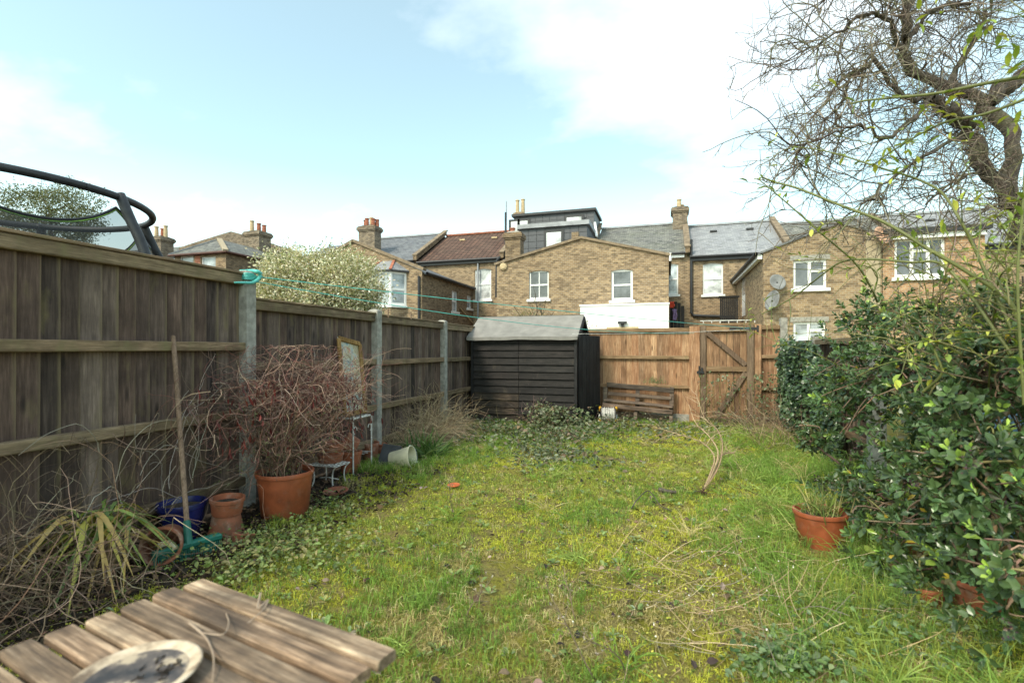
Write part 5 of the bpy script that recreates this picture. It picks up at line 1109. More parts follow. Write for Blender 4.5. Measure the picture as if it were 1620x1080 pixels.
def moss():
    """low moss cushions and leafy weeds threaded through the grass"""
    g = Geo(); n = 42000; x = rng.uniform(-3.1, 2.3, n*2); y = 1.0+8.2*rng.uniform(size=n*2)**1.2; k = fbm(x*.9+3, y*.9, 44)+.25*vnoise(x*6, y*6, 2) > .60; x, y = x[k][:n], y[k][:n]; n = len(x)
    s = rng.uniform(.006, .014, n)*(1+.12*y); C = np.stack([x, y, gz(x, y)+rng.uniform(0,.014,n)], 1); g.leaves(C, rdir(n)*[1,1,.5]+[0,0,.25], np.tile([0,0,1.0],(n,1))+rng.normal(size=(n,3))*.5, s, s*.7, tints(n, [(.47,.48,.06),(.40,.43,.06),(.52,.50,.09),(.30,.34,.06)]), fine=False)
    m = 620; x = rng.uniform(-3.0, 2.2, m); y = 1.3+8*rng.uniform(size=m)**1.15; C = []; D = []; L = []
    for a, b in zip(x, y):
        q = rng.integers(5, 11); sc_ = rng.uniform(.018,.05); an = rng.uniform(0, 6.28, q); r_ = rng.uniform(.0,.02,q)
        C.append(np.stack([a+r_*np.cos(an), b+r_*np.sin(an), np.full(q, float(gz(a,b))+.012)], 1)); D.append(np.stack([np.cos(an), np.sin(an), rng.uniform(.1,.9,q)], 1)); L.append(sc_*rng.uniform(.6,1.2,q))
    C, D, L = np.concatenate(C), np.concatenate(D), np.concatenate(L); g.leaves(C, D, np.tile([0,0,1.0],(len(C),1)), L, L*.5, tints(len(C), [(.14,.22,.06),(.19,.27,.08),(.22,.28,.14),(.27,.32,.11)]))
    tag(obj('moss', g, MT['leaf']), 'yellow green moss and low leafy weeds in the lawn', 'moss', kind='stuff')
    g = Geo(); n = 760; x = rng.uniform(-2.9, 2.2, n); y = 1.3+7.6*rng.uniform(size=n)**1.2; s = rng.uniform(.02,.055,n); g.leaves(np.stack([x,y,gz(x,y)+rng.uniform(.012,.035,n)],1), rdir(n)*[1,1,.2], np.tile([0,0,1.0],(n,1))+rng.normal(size=(n,3))*.45, s, s*.6, tints(n, [(.05,.035,.03),(.10,.065,.045),(.20,.13,.085),(.03,.025,.022),(.28,.21,.17)], .25), curl=.2)
    k = 2600; x = rng.uniform(-3.4,-2.3,k); y = rng.uniform(1.0,5.2,k); s = rng.uniform(.02,.06,k); g.leaves(np.stack([x,y,gz(x,y)+rng.uniform(.004,.04,k)],1), rdir(k)*[1,1,.3], np.tile([0,0,1.0],(k,1))+rng.normal(size=(k,3))*.5, s, s*.6, tints(k, [(.05,.035,.025),(.10,.065,.04),(.16,.105,.065),(.035,.026,.02)], .25), curl=.2)
    tag(obj('fallen_leaves', g, MT['stem']), 'scattered dead brown leaves on the lawn', 'leaves', kind='stuff')
moss()
# a few standing weed stalks on the lawn
for px, py, h, lab in ((735,985,.20,'single brown weed stalk standing in the near lawn'), (940,1075,.42,'tallest dead weed stalk near the bottom middle of the lawn'), (990,1072,.30,'grey seeding weed stalk right of the tallest one'), (716,825,.30,'thin pale stalk in front of the orange disc'), (910,980,.22,'small seeding weed left of the moss patch centre')):
    p = G(px, py); n = 4; g = Geo(); P = walk(np.tile(np.array(p), (1,1)), np.array([[rng.normal()*.1,rng.normal()*.1,1]]), h, 9, .09); g.tubes(P, taper(1,9,.0035,.0015), 5, np.array([(.16,.12,.08)]))
    S, D, _, _ = spawn(P, 12, .7, .3, .35); Q = walk(S, D, rng.uniform(.04,.10,12), 5, .12, (0,0,.08)); g.tubes(Q, taper(12,5,.0016,.0009), 4, tints(12, [(.24,.18,.12)])); T_ = Q[:, -1]
    g.leaves(np.repeat(T_, 3, 0), rdir(36), rdir(36), .010, .007, tints(36, [(.36,.32,.26),(.22,.18,.14)]), fine=False)
    tag(obj('weed_stalk', g, MT['stem'], loc=p), lab, 'weed', 'dead stalks standing in the lawn')
# fallen branch bits
for lab, pts, r_ in (('dark crooked stick arching on the lawn', [(999,796),(1008,782),(1024,768),(1034,776),(1044,790),(1062,800)], .006), ('thick dark bark piece lying right of the crooked stick', [(1043,766),(1056,769),(1070,770)], .022)):
    g = Geo(); L = [G(x, y+8, .02+.05*(1 if 0 < i < len(pts)-2 and len(pts) > 3 else 0)) for i, (x, y) in enumerate(pts)]; g.tubes(smooth_line(L, 18), taper(1,18,r_,r_*.6), 6, np.array([(.06,.045,.035)]), cap=True); tag(obj('stick', g, MT['bark'], loc=L[0]), lab, 'stick')

# ================================================================== dead vines and shrubs on the left
def vine(name, label, cat, P, r0, r1, pal, sides=3, loc=None, extra=None, group=None):
    T = thing(name, label, cat, loc or P[0, 0], group); g = Geo(); n, K, _ = P.shape; g.tubes(P, taper(n, K, r0, r1), sides, tints(n, pal)); tag(obj('stems', g, MT['stem'], T), kind='stuff')
    if extra: 
        g = Geo(); extra(g); tag(obj('leaves', g, MT['leaf'], T), kind='stuff')
    return T
GV = 'dead climbers on the left fence'
n = 620; S = np.stack([rng.uniform(-3.42,-2.65,n), rng.uniform(1.05,2.35,n), rng.uniform(0,.25,n)**1], 1); P = walk(S, rdir(n)*[.6,1,1]+[0,0,.5], rng.uniform(.4,1.15,n), 15, .26, (0,0,-.02)); P[:, :, 0] = np.maximum(P[:, :, 0], XF+.09); P[:, :, 2] = np.maximum(.86-np.abs(.86-P[:, :, 2]), .01); P = P[~((P[:, :, 1] > 2.12)&(P[:, :, 0] > -3.12)).any(1)]; n = len(P)
vine('dead_vine', 'tangled bare grey vine stems in the lower left corner', 'vine', P, rng.uniform(.0013,.0030,n), .0008, DRY+[(.13,.09,.06),(.09,.06,.045)], group=GV)
n = 1150; S = np.stack([rng.uniform(-3.36,-2.72,n), 3.65+rng.normal(size=n)*.42, .98+rng.normal(size=n)*.14], 1); S[:, 1] = np.clip(S[:, 1], 2.5, 4.3); S[:, 2] += -.12*np.abs((S[:, 1]-3.5))
P = walk(S, rdir(n)*[.7,1.1,.8], rng.uniform(.22,.75,n), 12, .30, (0,0,-.045)); P[:, :, 0] = np.maximum(P[:, :, 0], XF+.09); P[:, :, 2] = np.maximum(1.36-np.abs(1.36-P[:, :, 2]), .03); kk = ~(((P[:, :, 1].max(1) > 4.1)&(P[:, :, 2].min(1) < .72))|(P[:, :, 1].max(1) > 4.62)); P = P[kk]; n = len(P)
def redleaves(g):
    m = 380; c = np.stack([rng.uniform(-3.2,-2.7,m), rng.uniform(2.7,4.4,m), rng.uniform(.55,1.1,m)], 1); g.leaves(c, rdir(m)*[.4,.4,.4]+[0,0,-1], rdir(m), rng.uniform(.04,.09,m), .016, tints(m, [(.13,.025,.025),(.20,.04,.035),(.09,.03,.03)]))
vine('dead_vine', 'dense dome of bare tangled vine stems over the big terracotta pot', 'vine', P, rng.uniform(.0016,.0034,n), .0009, [(.33,.22,.165),(.42,.31,.235),(.20,.12,.095),(.13,.07,.058),(.22,.10,.08),(.15,.085,.07)], extra=redleaves, group=GV)
n = 16; S = np.stack([np.full(n, XF+.10), rng.uniform(2.1,2.9,n), rng.uniform(.1,.7,n)], 1); P = walk(S, np.stack([np.zeros(n), rng.normal(size=n)*.35, np.ones(n)], 1), rng.uniform(.5,1.0,n), 16, .16); P[:, :, 0] = XF+.10+np.abs(P[:, :, 0]-XF-.10)*.3; P[:, :, 2] = 1.40-np.abs(1.40-P[:, :, 2])
vine('dead_vine', 'few bare tendrils climbing the tall fence panel left of the broom', 'vine', P, .0036, .0013, [(.34,.28,.24),(.42,.36,.30)], 4, group=GV)
n = 85; S = np.stack([rng.uniform(-3.36,-3.1,n), rng.uniform(2.3,4.1,n), rng.uniform(0,.9,n)], 1); P = walk(S, rdir(n)*[.4,.7,1.0], rng.uniform(.35,.9,n), 14, .24, (0,0,-.03)); P[:, :, 0] = np.maximum(P[:, :, 0], XF+.09); P[:, :, 2] = np.maximum(1.2-np.abs(1.2-P[:, :, 2]), .0)
vine('dead_vine', 'loose vine stems trailing behind the broom and blue pot', 'vine', P, rng.uniform(.0018,.0036,n), .001, DRY, group=GV)
# twiggy shrub in the large pot
pt = np.array(pbig)+[0,0,.33]; n = 90; S = pt+rng.normal(size=(n,3))*[.07,.07,.0]; P = walk(S, rdir(n)*[.32,.32,.1]+[0,0,1], rng.uniform(.35,.85,n), 12, .12, (0,0,.03)); S2, D2, _, _ = spawn(P, 300, .8, .3, .3); P2 = walk(S2, D2, rng.uniform(.12,.3,300), 7, .2)
SHB = thing('pot_shrub', 'leafless reddish brown shrub rooted in the big terracotta pot', 'shrub', tuple(pt)); g = Geo(); g.tubes(P, taper(n,12,.004,.0015), 4, tints(n, [(.17,.09,.065),(.22,.14,.10),(.12,.08,.06)])); g.tubes(P2, taper(300,7,.0018,.0008), 3, tints(300, [(.24,.13,.10),(.30,.2,.15)])); tag(obj('stems', g, MT['stem'], SHB), kind='stuff')
g = Geo(); m = 900; c = P.reshape(-1,3)[rng.integers(0, n*7, m)]+rng.normal(size=(m,3))*.03; c[:, 2] = np.clip(c[:, 2], .36, .85); g.leaves(c, rdir(m)+[0,0,.4], rdir(m), rng.uniform(.02,.04,m), .006, tints(m, [(.11,.14,.05),(.16,.17,.07),(.20,.15,.08)]), fine=False); tag(obj('needles', g, MT['leaf'], SHB), kind='stuff')
# strap leaved plant: each blade is a leaf
p = G(148,912); p.z = 0; p.x += .08; SP = thing('strap_plant', 'strap leaved plant with green and yellowing blades in the lower left', 'plant', p)
for k in range(92):
    an = rng.uniform(0, 6.28); ln = rng.uniform(.34,.60); up_ = rng.uniform(.45,1.15); a = np.array(p)+[rng.normal()*.07, rng.normal()*.07, .22+rng.uniform(0,.16)]; u = np.linspace(0, 1, 9)[:, None]; d = np.array([math.cos(an), math.sin(an), 0])
    P = a+d*ln*(.25+.55*u)*u+np.array([0,0,1])*(ln*up_*(u*.75-1.25*u*u)); g = Geo(); c = [(.18,.27,.06),(.28,.36,.08),(.50,.45,.10),(.50,.34,.11),(.14,.21,.06)][int(rng.integers(0,5))]
    ribbons(g, P[None], (np.array([.006,.013,.017,.018,.018,.016,.012,.008,0])*rng.uniform(1.0,1.7))[None], np.array([c]), np.array([[rng.normal()*.3,rng.normal()*.3,1.0]])); obj('leaf', g, MT['leaf'], SP)
g = Geo(); n = 40; P = walk(np.array(p)+rng.normal(size=(n,3))*[.07,.07,0], rdir(n)*[.3,.3,0]+[0,0,1], rng.uniform(.2,.36,n), 5, .06); g.tubes(P, .005, 4, tints(n, [(.25,.18,.10),(.16,.11,.07)])); tag(obj('stalks', g, MT['stem'], SP), kind='stuff')
# dried grass heap and green tuft further along the fence
n = 1700; S = np.stack([rng.uniform(-3.36,-3.0,n), rng.uniform(5.55,7.1,n), np.zeros(n)], 1); hh = .78*(1-((S[:, 1]-6.45)/1.15)**2).clip(.3, 1); P = walk(S, rdir(n)*[.55,.75,.1]+[.1,-.05,1], hh*rng.uniform(.5,1.35,n), 9, .24, (.0,0,-.12)); P[:, :, 0] = np.maximum(P[:, :, 0], XF+.09); P[:, :, 2] = np.maximum(P[:, :, 2], .01)
g = Geo(); g.tubes(P, taper(n,9,.0024,.0011), 3, tints(n, TAN)); o = obj('dry_grass_heap', g, MT['stem'], loc=(-3.2,6.4,0)); tag(o, 'heap of straw coloured dead stems against the left fence', 'dead plant')
p = G(672,724); n = 170; S = np.array(p)+rng.normal(size=(n,3))*[.09,.09,0]; P = walk(S, rdir(n)*[.8,.8,0]+[0,0,1], rng.uniform(.22,.44,n), 6, .05, (0,0,-.12)); g = Geo(); ribbons(g, P, np.array([[.012,.015,.015,.013,.008,0]]), tints(n, [(.06,.12,.03),(.09,.16,.04),(.13,.19,.06)])); tag(obj('spiky_plant', g, MT['leaf'], loc=p), 'dark green grassy tuft beside the cream bucket', 'plant')

# ================================================================== leafy patches
def leafy(name, label, cat, C, D, size, pal, mat='leaf', asp=.62, loc=None, stems=None, fine=True, group=None):
    loc = Vector(loc) if loc is not None else Vector(C.mean(0)); loc.z = 0
    T = thing(name, label, cat, loc, group); g = Geo(); n = len(C); s = rng.uniform(*size, n); g.leaves(C, D, np.tile([0,-.3,1.0],(n,1))+rng.normal(size=(n,3))*.4, s, s*asp, tints(n, pal), fine=fine, curl=.1); tag(obj('leaves', g, MT[mat], T), kind='stuff')
    if stems is not None: 
        g = Geo(); k, K, _ = stems.shape; g.tubes(stems, taper(k, K, .0035, .0014), 4, tints(k, [(.12,.10,.05),(.20,.14,.09),(.09,.05,.05)])); tag(obj('stems', g, MT['stem'], T), kind='stuff')
    return T
BR_ = [(.085,.115,.045),(.12,.155,.065),(.17,.20,.10),(.22,.24,.15),(.065,.085,.035),(.20,.15,.09)]
def patch(poly_px, n, h, edge=.0):
    """ground points whose image falls in the polygon's bounding boxes [(x0,y0,x1,y1,height)...]"""
    out = []
    for (x0, y0, x1, y1, hh, w_) in poly_px:
        k = int(n*w_); X = rng.uniform(x0, x1, k); Y = rng.uniform(y0, y1, k)
        sx_, sy_ = (x1-x0)*.16, (y1-y0)*.16
        for a, b in zip(X, Y):
            q = G(a+rng.normal()*sx_, b+rng.normal()*sy_)
            if rng.uniform() > 1.9*float(fbm(q.x*2.2, q.y*2.2, 71))-.35: continue
            out.append((q.x, q.y, rng.uniform(0,1)**.8*hh*(.3+1.0*float(fbm(q.x*3, q.y*3, 61)))+.015))
    return np.array(out)
C = patch([(745,672,1010,702,.20,.5),(850,668,925,690,.48,.25),(760,690,940,722,.10,.15),(1010,672,1200,700,.12,.12),(830,720,960,745,.06,.08)], 7500, 0); D = rdir(len(C))*[1,1,.5]+[0,-.3,.1]; n = 60; S = C[rng.integers(0, len(C), n)]*[1,1,0]; ST_ = walk(S, rdir(n)*[1,1,.2]+[0,0,.8], rng.uniform(.3,.7,n), 10, .15, (0,0,-.1)); ST_[:, :, 2] = np.maximum(ST_[:, :, 2], .02)
C[:, 1] = np.minimum(C[:, 1], 9.4); inside = (C[:, 0] < xs1+.05)&(C[:, 1] > ys0-.06); C[inside, 1] = ys0-.07-rng.uniform(0,.25,inside.sum())
leafy('bramble_patch', 'low bramble patch with blue green leaves in front of the shed', 'bramble', C, D, (.035,.075), BR_, stems=ST_)
n = 42; S = np.stack([np.full(n, 0)+AY(843,640,8.3).x+rng.normal(size=n)*.03, np.full(n, 8.15)+rng.normal(size=n)*.05, np.zeros(n)], 1); P = walk(S[:12], rdir(12)*[.35,.2,0]+[0,0,1], rng.uniform(.4,.62,12), 9, .08); S2, D2, _, _ = spawn(P, 40, .6, .2, .4); P2 = walk(S2, D2, .16, 6, .1); g = Geo(); g.tubes(P, taper(12,9,.004,.0018), 4, tints(12, [(.20,.13,.11)])); g.tubes(P2, taper(40,6,.002,.001), 3, tints(40, [(.22,.15,.13)])); tag(obj('dead_sapling', g, MT['stem'], loc=(S[0,0],8.15,0)), 'bare reddish sapling standing before the black shed wall', 'sapling')
C = patch([(270,862,400,925,.12,.35),(380,850,560,905,.09,.45),(470,790,560,850,.06,.2)], 3000, 0); D = rdir(len(C))*[1,1,.4]+[0,0,.35]; leafy('groundcover_weeds', 'bright green leafy weeds between the pots and the table', 'weeds', C, D, (.012,.04), [(.13,.19,.05),(.18,.24,.07),(.24,.29,.10),(.10,.14,.045),(.26,.24,.10)])
C = patch([(1260,960,1560,1075,.10,.5),(1350,900,1480,960,.10,.25),(1180,1010,1300,1080,.05,.25)], 2200, 0); D = rdir(len(C))*[1,1,.4]+[0,0,.3]; leafy('groundcover_weeds', 'small leaved weeds under the shrub at the bottom right', 'weeds', C, D, (.018,.04), [(.07,.13,.04),(.12,.19,.06),(.17,.23,.11)])
# bramble scrambling over the gate and the corner beside it
C = []; 
for (x0,y0,x1,y1,k) in ((1105,590,1160,660,130),(1150,596,1200,625,60),(1195,590,1245,690,330),(1140,650,1250,700,260)):
    for _ in range(k): q = AY(rng.uniform(x0,x1), rng.uniform(y0,y1), rng.uniform(8.9,9.48)); C.append(tuple(q))
C = np.array(C); C[:, 2] = np.maximum(C[:, 2], .03); n = 70; S = np.stack([rng.uniform(.5,1.85,n), rng.uniform(8.8,9.4,n), np.zeros(n)], 1); P = walk(S, rdir(n)*[.6,.3,.1]+[0,0,1], rng.uniform(.4,1.2,n), 12, .16, (0,0,-.05)); P[:, :, 1] = np.minimum(P[:, :, 1], 9.50)
leafy('bramble_patch', 'bramble scrambling up the lower half of the garden gate', 'bramble', C, rdir(len(C))+[0,-.6,-.1], (.03,.07), BR_, stems=P)
n = 330; S = np.stack([rng.uniform(1.15,1.85,n), rng.uniform(7.2,9.3,n), np.zeros(n)], 1); P = walk(S, rdir(n)*[.8,.6,.2]+[0,0,.9], rng.uniform(.3,.95,n), 10, .2, (0,0,-.05)); P[:, :, 2] = np.maximum(P[:, :, 2], .01); P[:, :, 0] = np.minimum(P[:, :, 0], xe-.05); P[:, :, 1] = np.minimum(P[:, :, 1], 9.45)
vine('dead_bramble', 'thicket of dry tan canes in the corner right of the gate', 'dead plant', P, .0028, .0012, TAN+DRY, 3)
# pulled up canes lying on the lawn, roots first
g = Geo(); root = G(1112,782); Ls = []
for dx, tops in ((0, [(1128,745),(1136,715),(1122,690),(1100,668),(1090,640)]), (4, [(1134,740),(1141,705),(1133,680),(1112,660),(1098,618)]), (-2, [(1125,748),(1131,722),(1112,700),(1078,688),(1040,676)]), (2, [(1130,745),(1138,722),(1150,716),(1160,716)])):
    L = [root]; t0 = root.y
    for i, (a, b) in enumerate(tops): L.append(AY(a+dx*.5, b, root.y+.05+(.22+.02*dx)*(i+1)))
    for q in L: q.z = max(q.z, .03)
    Ls.append(smooth_line(L, 20))
Ls = np.array(Ls); g.tubes(Ls, taper(4,20,.009,.0035), 6, tints(4, [(.46,.34,.21),(.38,.27,.17)], .1)); S2, D2, _, _ = spawn(Ls, 85, .7, .3, .5); P2 = walk(S2, D2, rng.uniform(.08,.36,85), 8, .13); P2[:, :, 2] = np.maximum(P2[:, :, 2], .02); g.tubes(P2, taper(85,8,.0026,.0011), 4, tints(85, TAN)); P3 = walk(np.tile(np.array(root),(40,1)), rdir(40), .12, 5, .3); g.tubes(P3, taper(40,5,.003,.001), 3, tints(40, [(.12,.08,.05)]))
tag(obj('uprooted_branch', g, MT['stem'], loc=root), 'uprooted pale branch bundle lying across the right of the lawn', 'branch')
n = 260; c0 = G(1290,905); S = np.array(G(1180,950))+rng.normal(size=(n,3))*[.32,.28,0]; P = walk(S, rdir(n)*[1,1,.12]+[0,0,.18], rng.uniform(.12,.5,n), 7, .12, (0,0,-.04)); P[:, :, 2] = np.maximum(P[:, :, 2], .012); g = Geo(); g.tubes(P, taper(n,7,.0022,.001), 3, tints(n, TAN+[(.30,.24,.2)])); T_ = P[rng.integers(0,n,150), -1]; g.leaves(T_+[0,0,.01], rdir(150), rdir(150), .009, .008, tints(150, [(.7,.68,.6)]), fine=False)
tag(obj('flattened_weeds', g, MT['stem'], loc=(S[:, 0].mean(), S[:, 1].mean(), 0)), 'patch of flattened dry stems with pale seed heads on the right lawn', 'dead plant')
# grass in the right pot
n = 130; S = np.array(pr1)+[0,0,.2]+rng.normal(size=(n,3))*[.06,.06,.0]; P = walk(S, rdir(n)*[.5,.5,0]+[0,0,1], rng.uniform(.12,.3,n), 6, .06, (0,0,-.12)); g = Geo(); ribbons(g, P, np.array([[.005,.006,.006,.005,.003,0]]), tints(n, [(.20,.26,.07),(.38,.34,.15),(.14,.2,.05)])); tag(obj('pot_grass', g, MT['grass'], loc=tuple(np.array(pr1)+[0,0,.2])), 'tuft of grass growing from the right hand terracotta pot', 'grass')
n = 60; S = np.array(AY(1035,606,9.40))+rng.normal(size=(n,3))*[.09,.02,.0]; P = walk(S, rdir(n)*[.6,.3,0]+[0,0,.9], rng.uniform(.06,.14,n), 5, .15); g = Geo(); g.tubes(P, .0016, 3, tints(n, [(.13,.18,.07)])); c = P.reshape(-1,3); g.leaves(c, rdir(len(c)), rdir(len(c)), .02, .006, tints(len(c), [(.14,.2,.07),(.19,.25,.10)]), fine=False); tag(obj('fern_weed', g, MT['leaf'], loc=tuple(S[0])), 'feathery weed sprouting on top of the pallet bench back', 'weed')

# ================================================================== evergreen shrub on the right
EG = thing('evergreen_shrub', 'large glossy evergreen shrub spilling over the right side of the lawn', 'shrub', (1.75, 3.7, 0))
def lobe(px, py, Y, rx, ry, rz): c = AY(px, py, Y); return np.array(c), np.array([rx, ry, rz])
lobes = [(*lobe(1425,590,4.5,.62,.75,.56), 230), (*lobe(1545,620,3.5,.58,.62,.60), 260), (*lobe(1590,790,3.1,.50,.55,.50), 200), (*lobe(1470,760,3.9,.55,.55,.48), 180),
         (*lobe(1345,610,5.0,.36,.5,.34), 100), (*lobe(1290,688,5.0,.22,.3,.15), 40), (*lobe(1345,770,4.2,.26,.4,.17), 56), (*lobe(1650,560,3.2,.5,.5,.7), 130), (*lobe(1500,890,3.2,.40,.40,.20), 80), (*lobe(1640,900,2.6,.42,.4,.42), 110), (*lobe(1392,505,5.0,.42,.5,.30), 90), (*lobe(1425,815,3.7,.34,.4,.26), 85), (*lobe(1530,730,3.0,.36,.3,.30), 90)]
tipC = []; tipD = []; ctr_ = []
for c, r_, n in lobes:
    n = int(n*.9); d = rdir(n*2); d = d[(d[:, 1] < .55)][:n]; k = rng.uniform(.45, 1.12, len(d))[:, None]*(1+.26*np.sin(d[:, :1]*7+c[0]*3)*np.sin(d[:, 2:]*6))
    q = c+d*r_*k; tipC.append(q); tipD.append(d*[1,1,.7]+[0,0,.45]); ctr_.append(np.tile(c, (len(d), 1)))
tipC, tipD, ctr_ = np.concatenate(tipC), np.concatenate(tipD), np.concatenate(ctr_); ok = tipC[:, 2] > .10; tipC, tipD, ctr_ = tipC[ok], tipD[ok], ctr_[ok]
tipD /= np.linalg.norm(tipD, axis=1, keepdims=True); nl = 9; n = len(tipC)
def whorls(C, D, nl, r_=rng):
    n = len(C); an = np.tile(np.arange(nl)*2.4, n)+np.repeat(r_.uniform(0,6.28,n), nl); Dx = np.repeat(D, nl, 0); Cx = np.repeat(C, nl, 0)
    ref = np.cross(Dx, [[.3,.8,.5]]); ref /= np.linalg.norm(ref, axis=1, keepdims=True)+1e-9; r2 = np.cross(Dx, ref); rad = ref*np.cos(an)[:, None]+r2*np.sin(an)[:, None]
    lev = np.tile(np.linspace(1, 0, nl), n); back = ((1-lev)*0+lev)*.07; Cx = Cx-Dx*back[:, None]+rad*.004; open_ = .35+.75*lev+r_.normal(size=n*nl)*.12
    LD = rad*np.sin(open_)[:, None]+Dx*np.cos(open_)[:, None]; LN = Dx*np.sin(open_)[:, None]-rad*np.cos(open_)[:, None]
    return Cx, LD, LN, lev
Cx, LD, LN, lev = whorls(tipC, tipD, nl); m = len(Cx); LL = rng.uniform(.034,.074,m)*(.7+.35*lev)*np.repeat(rng.uniform(.75,1.2,n), nl); fresh = rng.uniform(size=n) < .2
pal = np.where(np.repeat(fresh, nl)[:, None]&(lev[:, None] < .45), np.array([[.23,.33,.06]]), np.array([[.075,.125,.045]])); pal = np.clip(pal*np.repeat(rng.uniform(.55,1.5,n), nl)[:, None]*(1+rng.normal(size=(m,1))*.25)*(1+rng.normal(size=(m,3))*.06), .008, 1); yl = rng.uniform(size=m) < .006; pal[yl] = (.5,.36,.05); yl = rng.uniform(size=m) < .02; pal[yl] = (.16,.10,.05)
dist = np.linalg.norm(Cx-np.array([0,0,EYE]), axis=1); fx = (Cx@np.array([CS,SN,0]))/(Cx@np.array([-SN,CS,0])); sz = LL/dist*(fx < 1.0)*(LN@np.array([-.4,-.9,.2]) > .1); front = np.argsort(-sz)[:300]
rest = np.ones(m, bool); rest[front] = False
g = Geo(); g.leaves(Cx[rest], LD[rest], LN[rest], LL[rest], LL[rest]*.50, pal[rest]); 
ki = 3200; src = rng.integers(0, n, ki); Ci = ctr_[src]+(tipC[src]-ctr_[src])*rng.uniform(.1,.92,(ki,1)); ki_ok = Ci[:, 2] > .08; Ci = Ci[ki_ok]; ki = len(Ci); g.leaves(Ci, rdir(ki)+[0,0,.2], rdir(ki)+[0,-.3,.6], rng.uniform(.035,.06,ki), .026, tints(ki, [(.055,.095,.035),(.075,.12,.045),(.09,.085,.045)]))
tag(obj('foliage', g, MT['gloss'], EG), kind='stuff')
k = Geo(); k.leaves(np.zeros((1,3)), np.array([[1.,0,0]]), np.array([[0,0,1.]]), 1.0, .5); 
gl = []
for ci, c in enumerate(((.075,.125,.045),(.095,.15,.055),(.23,.33,.06),(.06,.095,.04))):
    q = Geo(); q.leaves(np.zeros((1,3)), np.array([[1.,0,0]]), np.array([[0,0,1.]]), 1.0, .5, np.array([c])); gl.append(make_mesh('leaf', q, MT['gloss'], True))
for i in front:
    X_ = Vector(LD[i]).normalized(); Y_ = Vector(LN[i]).cross(X_).normalized(); Z_ = X_.cross(Y_); M3 = Matrix((X_, Y_, Z_)).transposed().to_4x4()
    ci = 2 if pal[i][1] > .24 else (0, 1, 3, 0)[int(rng.integers(0, 4))]
    o = link('leaf', gl[ci], EG, tuple(Cx[i])); o.rotation_euler = M3.to_euler(); s_ = float(LL[i]); o.scale = (s_, s_, s_)
g = Geo(); base_ = np.array([1.95,3.7,.02]); n2 = 420; src = rng.choice(n, n2, replace=False); mains = []
for c, r_, _ in lobes: mains.append(smooth_line([base_+rng.normal(size=3)*[.12,.25,0], base_*.55+c*.45+rng.normal(size=3)*.08-[0,0,.1], c+rng.normal(size=3)*.05], 14))
mains = np.array(mains); g.tubes(mains, taper(len(mains),14,.022,.008), 6, tints(len(mains), [(.11,.075,.055)]))
Pq = []
for i in src:
    mid = ctr_[i]*.5+tipC[i]*.5+rng.normal(size=3)*.05; Pq.append(smooth_line([ctr_[i]+rng.normal(size=3)*.06, mid, tipC[i]-tipD[i]*.07], 9))
g.tubes(np.array(Pq), taper(n2,9,.0075,.0028), 4, tints(n2, [(.26,.175,.125),(.19,.125,.09),(.20,.19,.08)])); tag(obj('branches', g, MT['stem'], EG), kind='stuff')
# dark dead flower heads
g = Geo(); k = 50; src = rng.choice(n, k, replace=False); q = np.repeat(tipC[src]+tipD[src]*.03, 26, 0)+rng.normal(size=(k*26,3))*[.014,.014,.024]; g.leaves(q, rdir(len(q)), rdir(len(q)), .014, .009, tints(len(q), [(.05,.03,.04),(.09,.06,.06)]), fine=False); tag(obj('flower_heads', g, MT['stem'], EG), kind='stuff')
# ivy on the right fence
n = 4400; y = 9.42-3.3*rng.uniform(0,1,n)**.85; z = rng.uniform(0,1,n)**.75*1.50*(.72+.28*np.clip((9.5-y)/.7,0,1)); bulge = (.02+.55*np.clip((9.7-y)/1.8,0,1)*vnoise(y*2.3,z*2.3,17))*fbm(y*1.4, z*2, 8)+.12*np.clip(z-1.2,0,1); C = np.stack([xe-.02-bulge*rng.uniform(.2,1,n), y, z*(.62+.55*fbm(y*1.6,y*0,5))+.04], 1); leafy('ivy', 'dark ivy mounded over the right fence behind the shrub', 'ivy', C, rdir(n)*.8+[-.6,-.5,-.5], (.035,.075), [(.045,.08,.03),(.06,.105,.042),(.085,.14,.06),(.035,.06,.03)], 'gloss', .8)

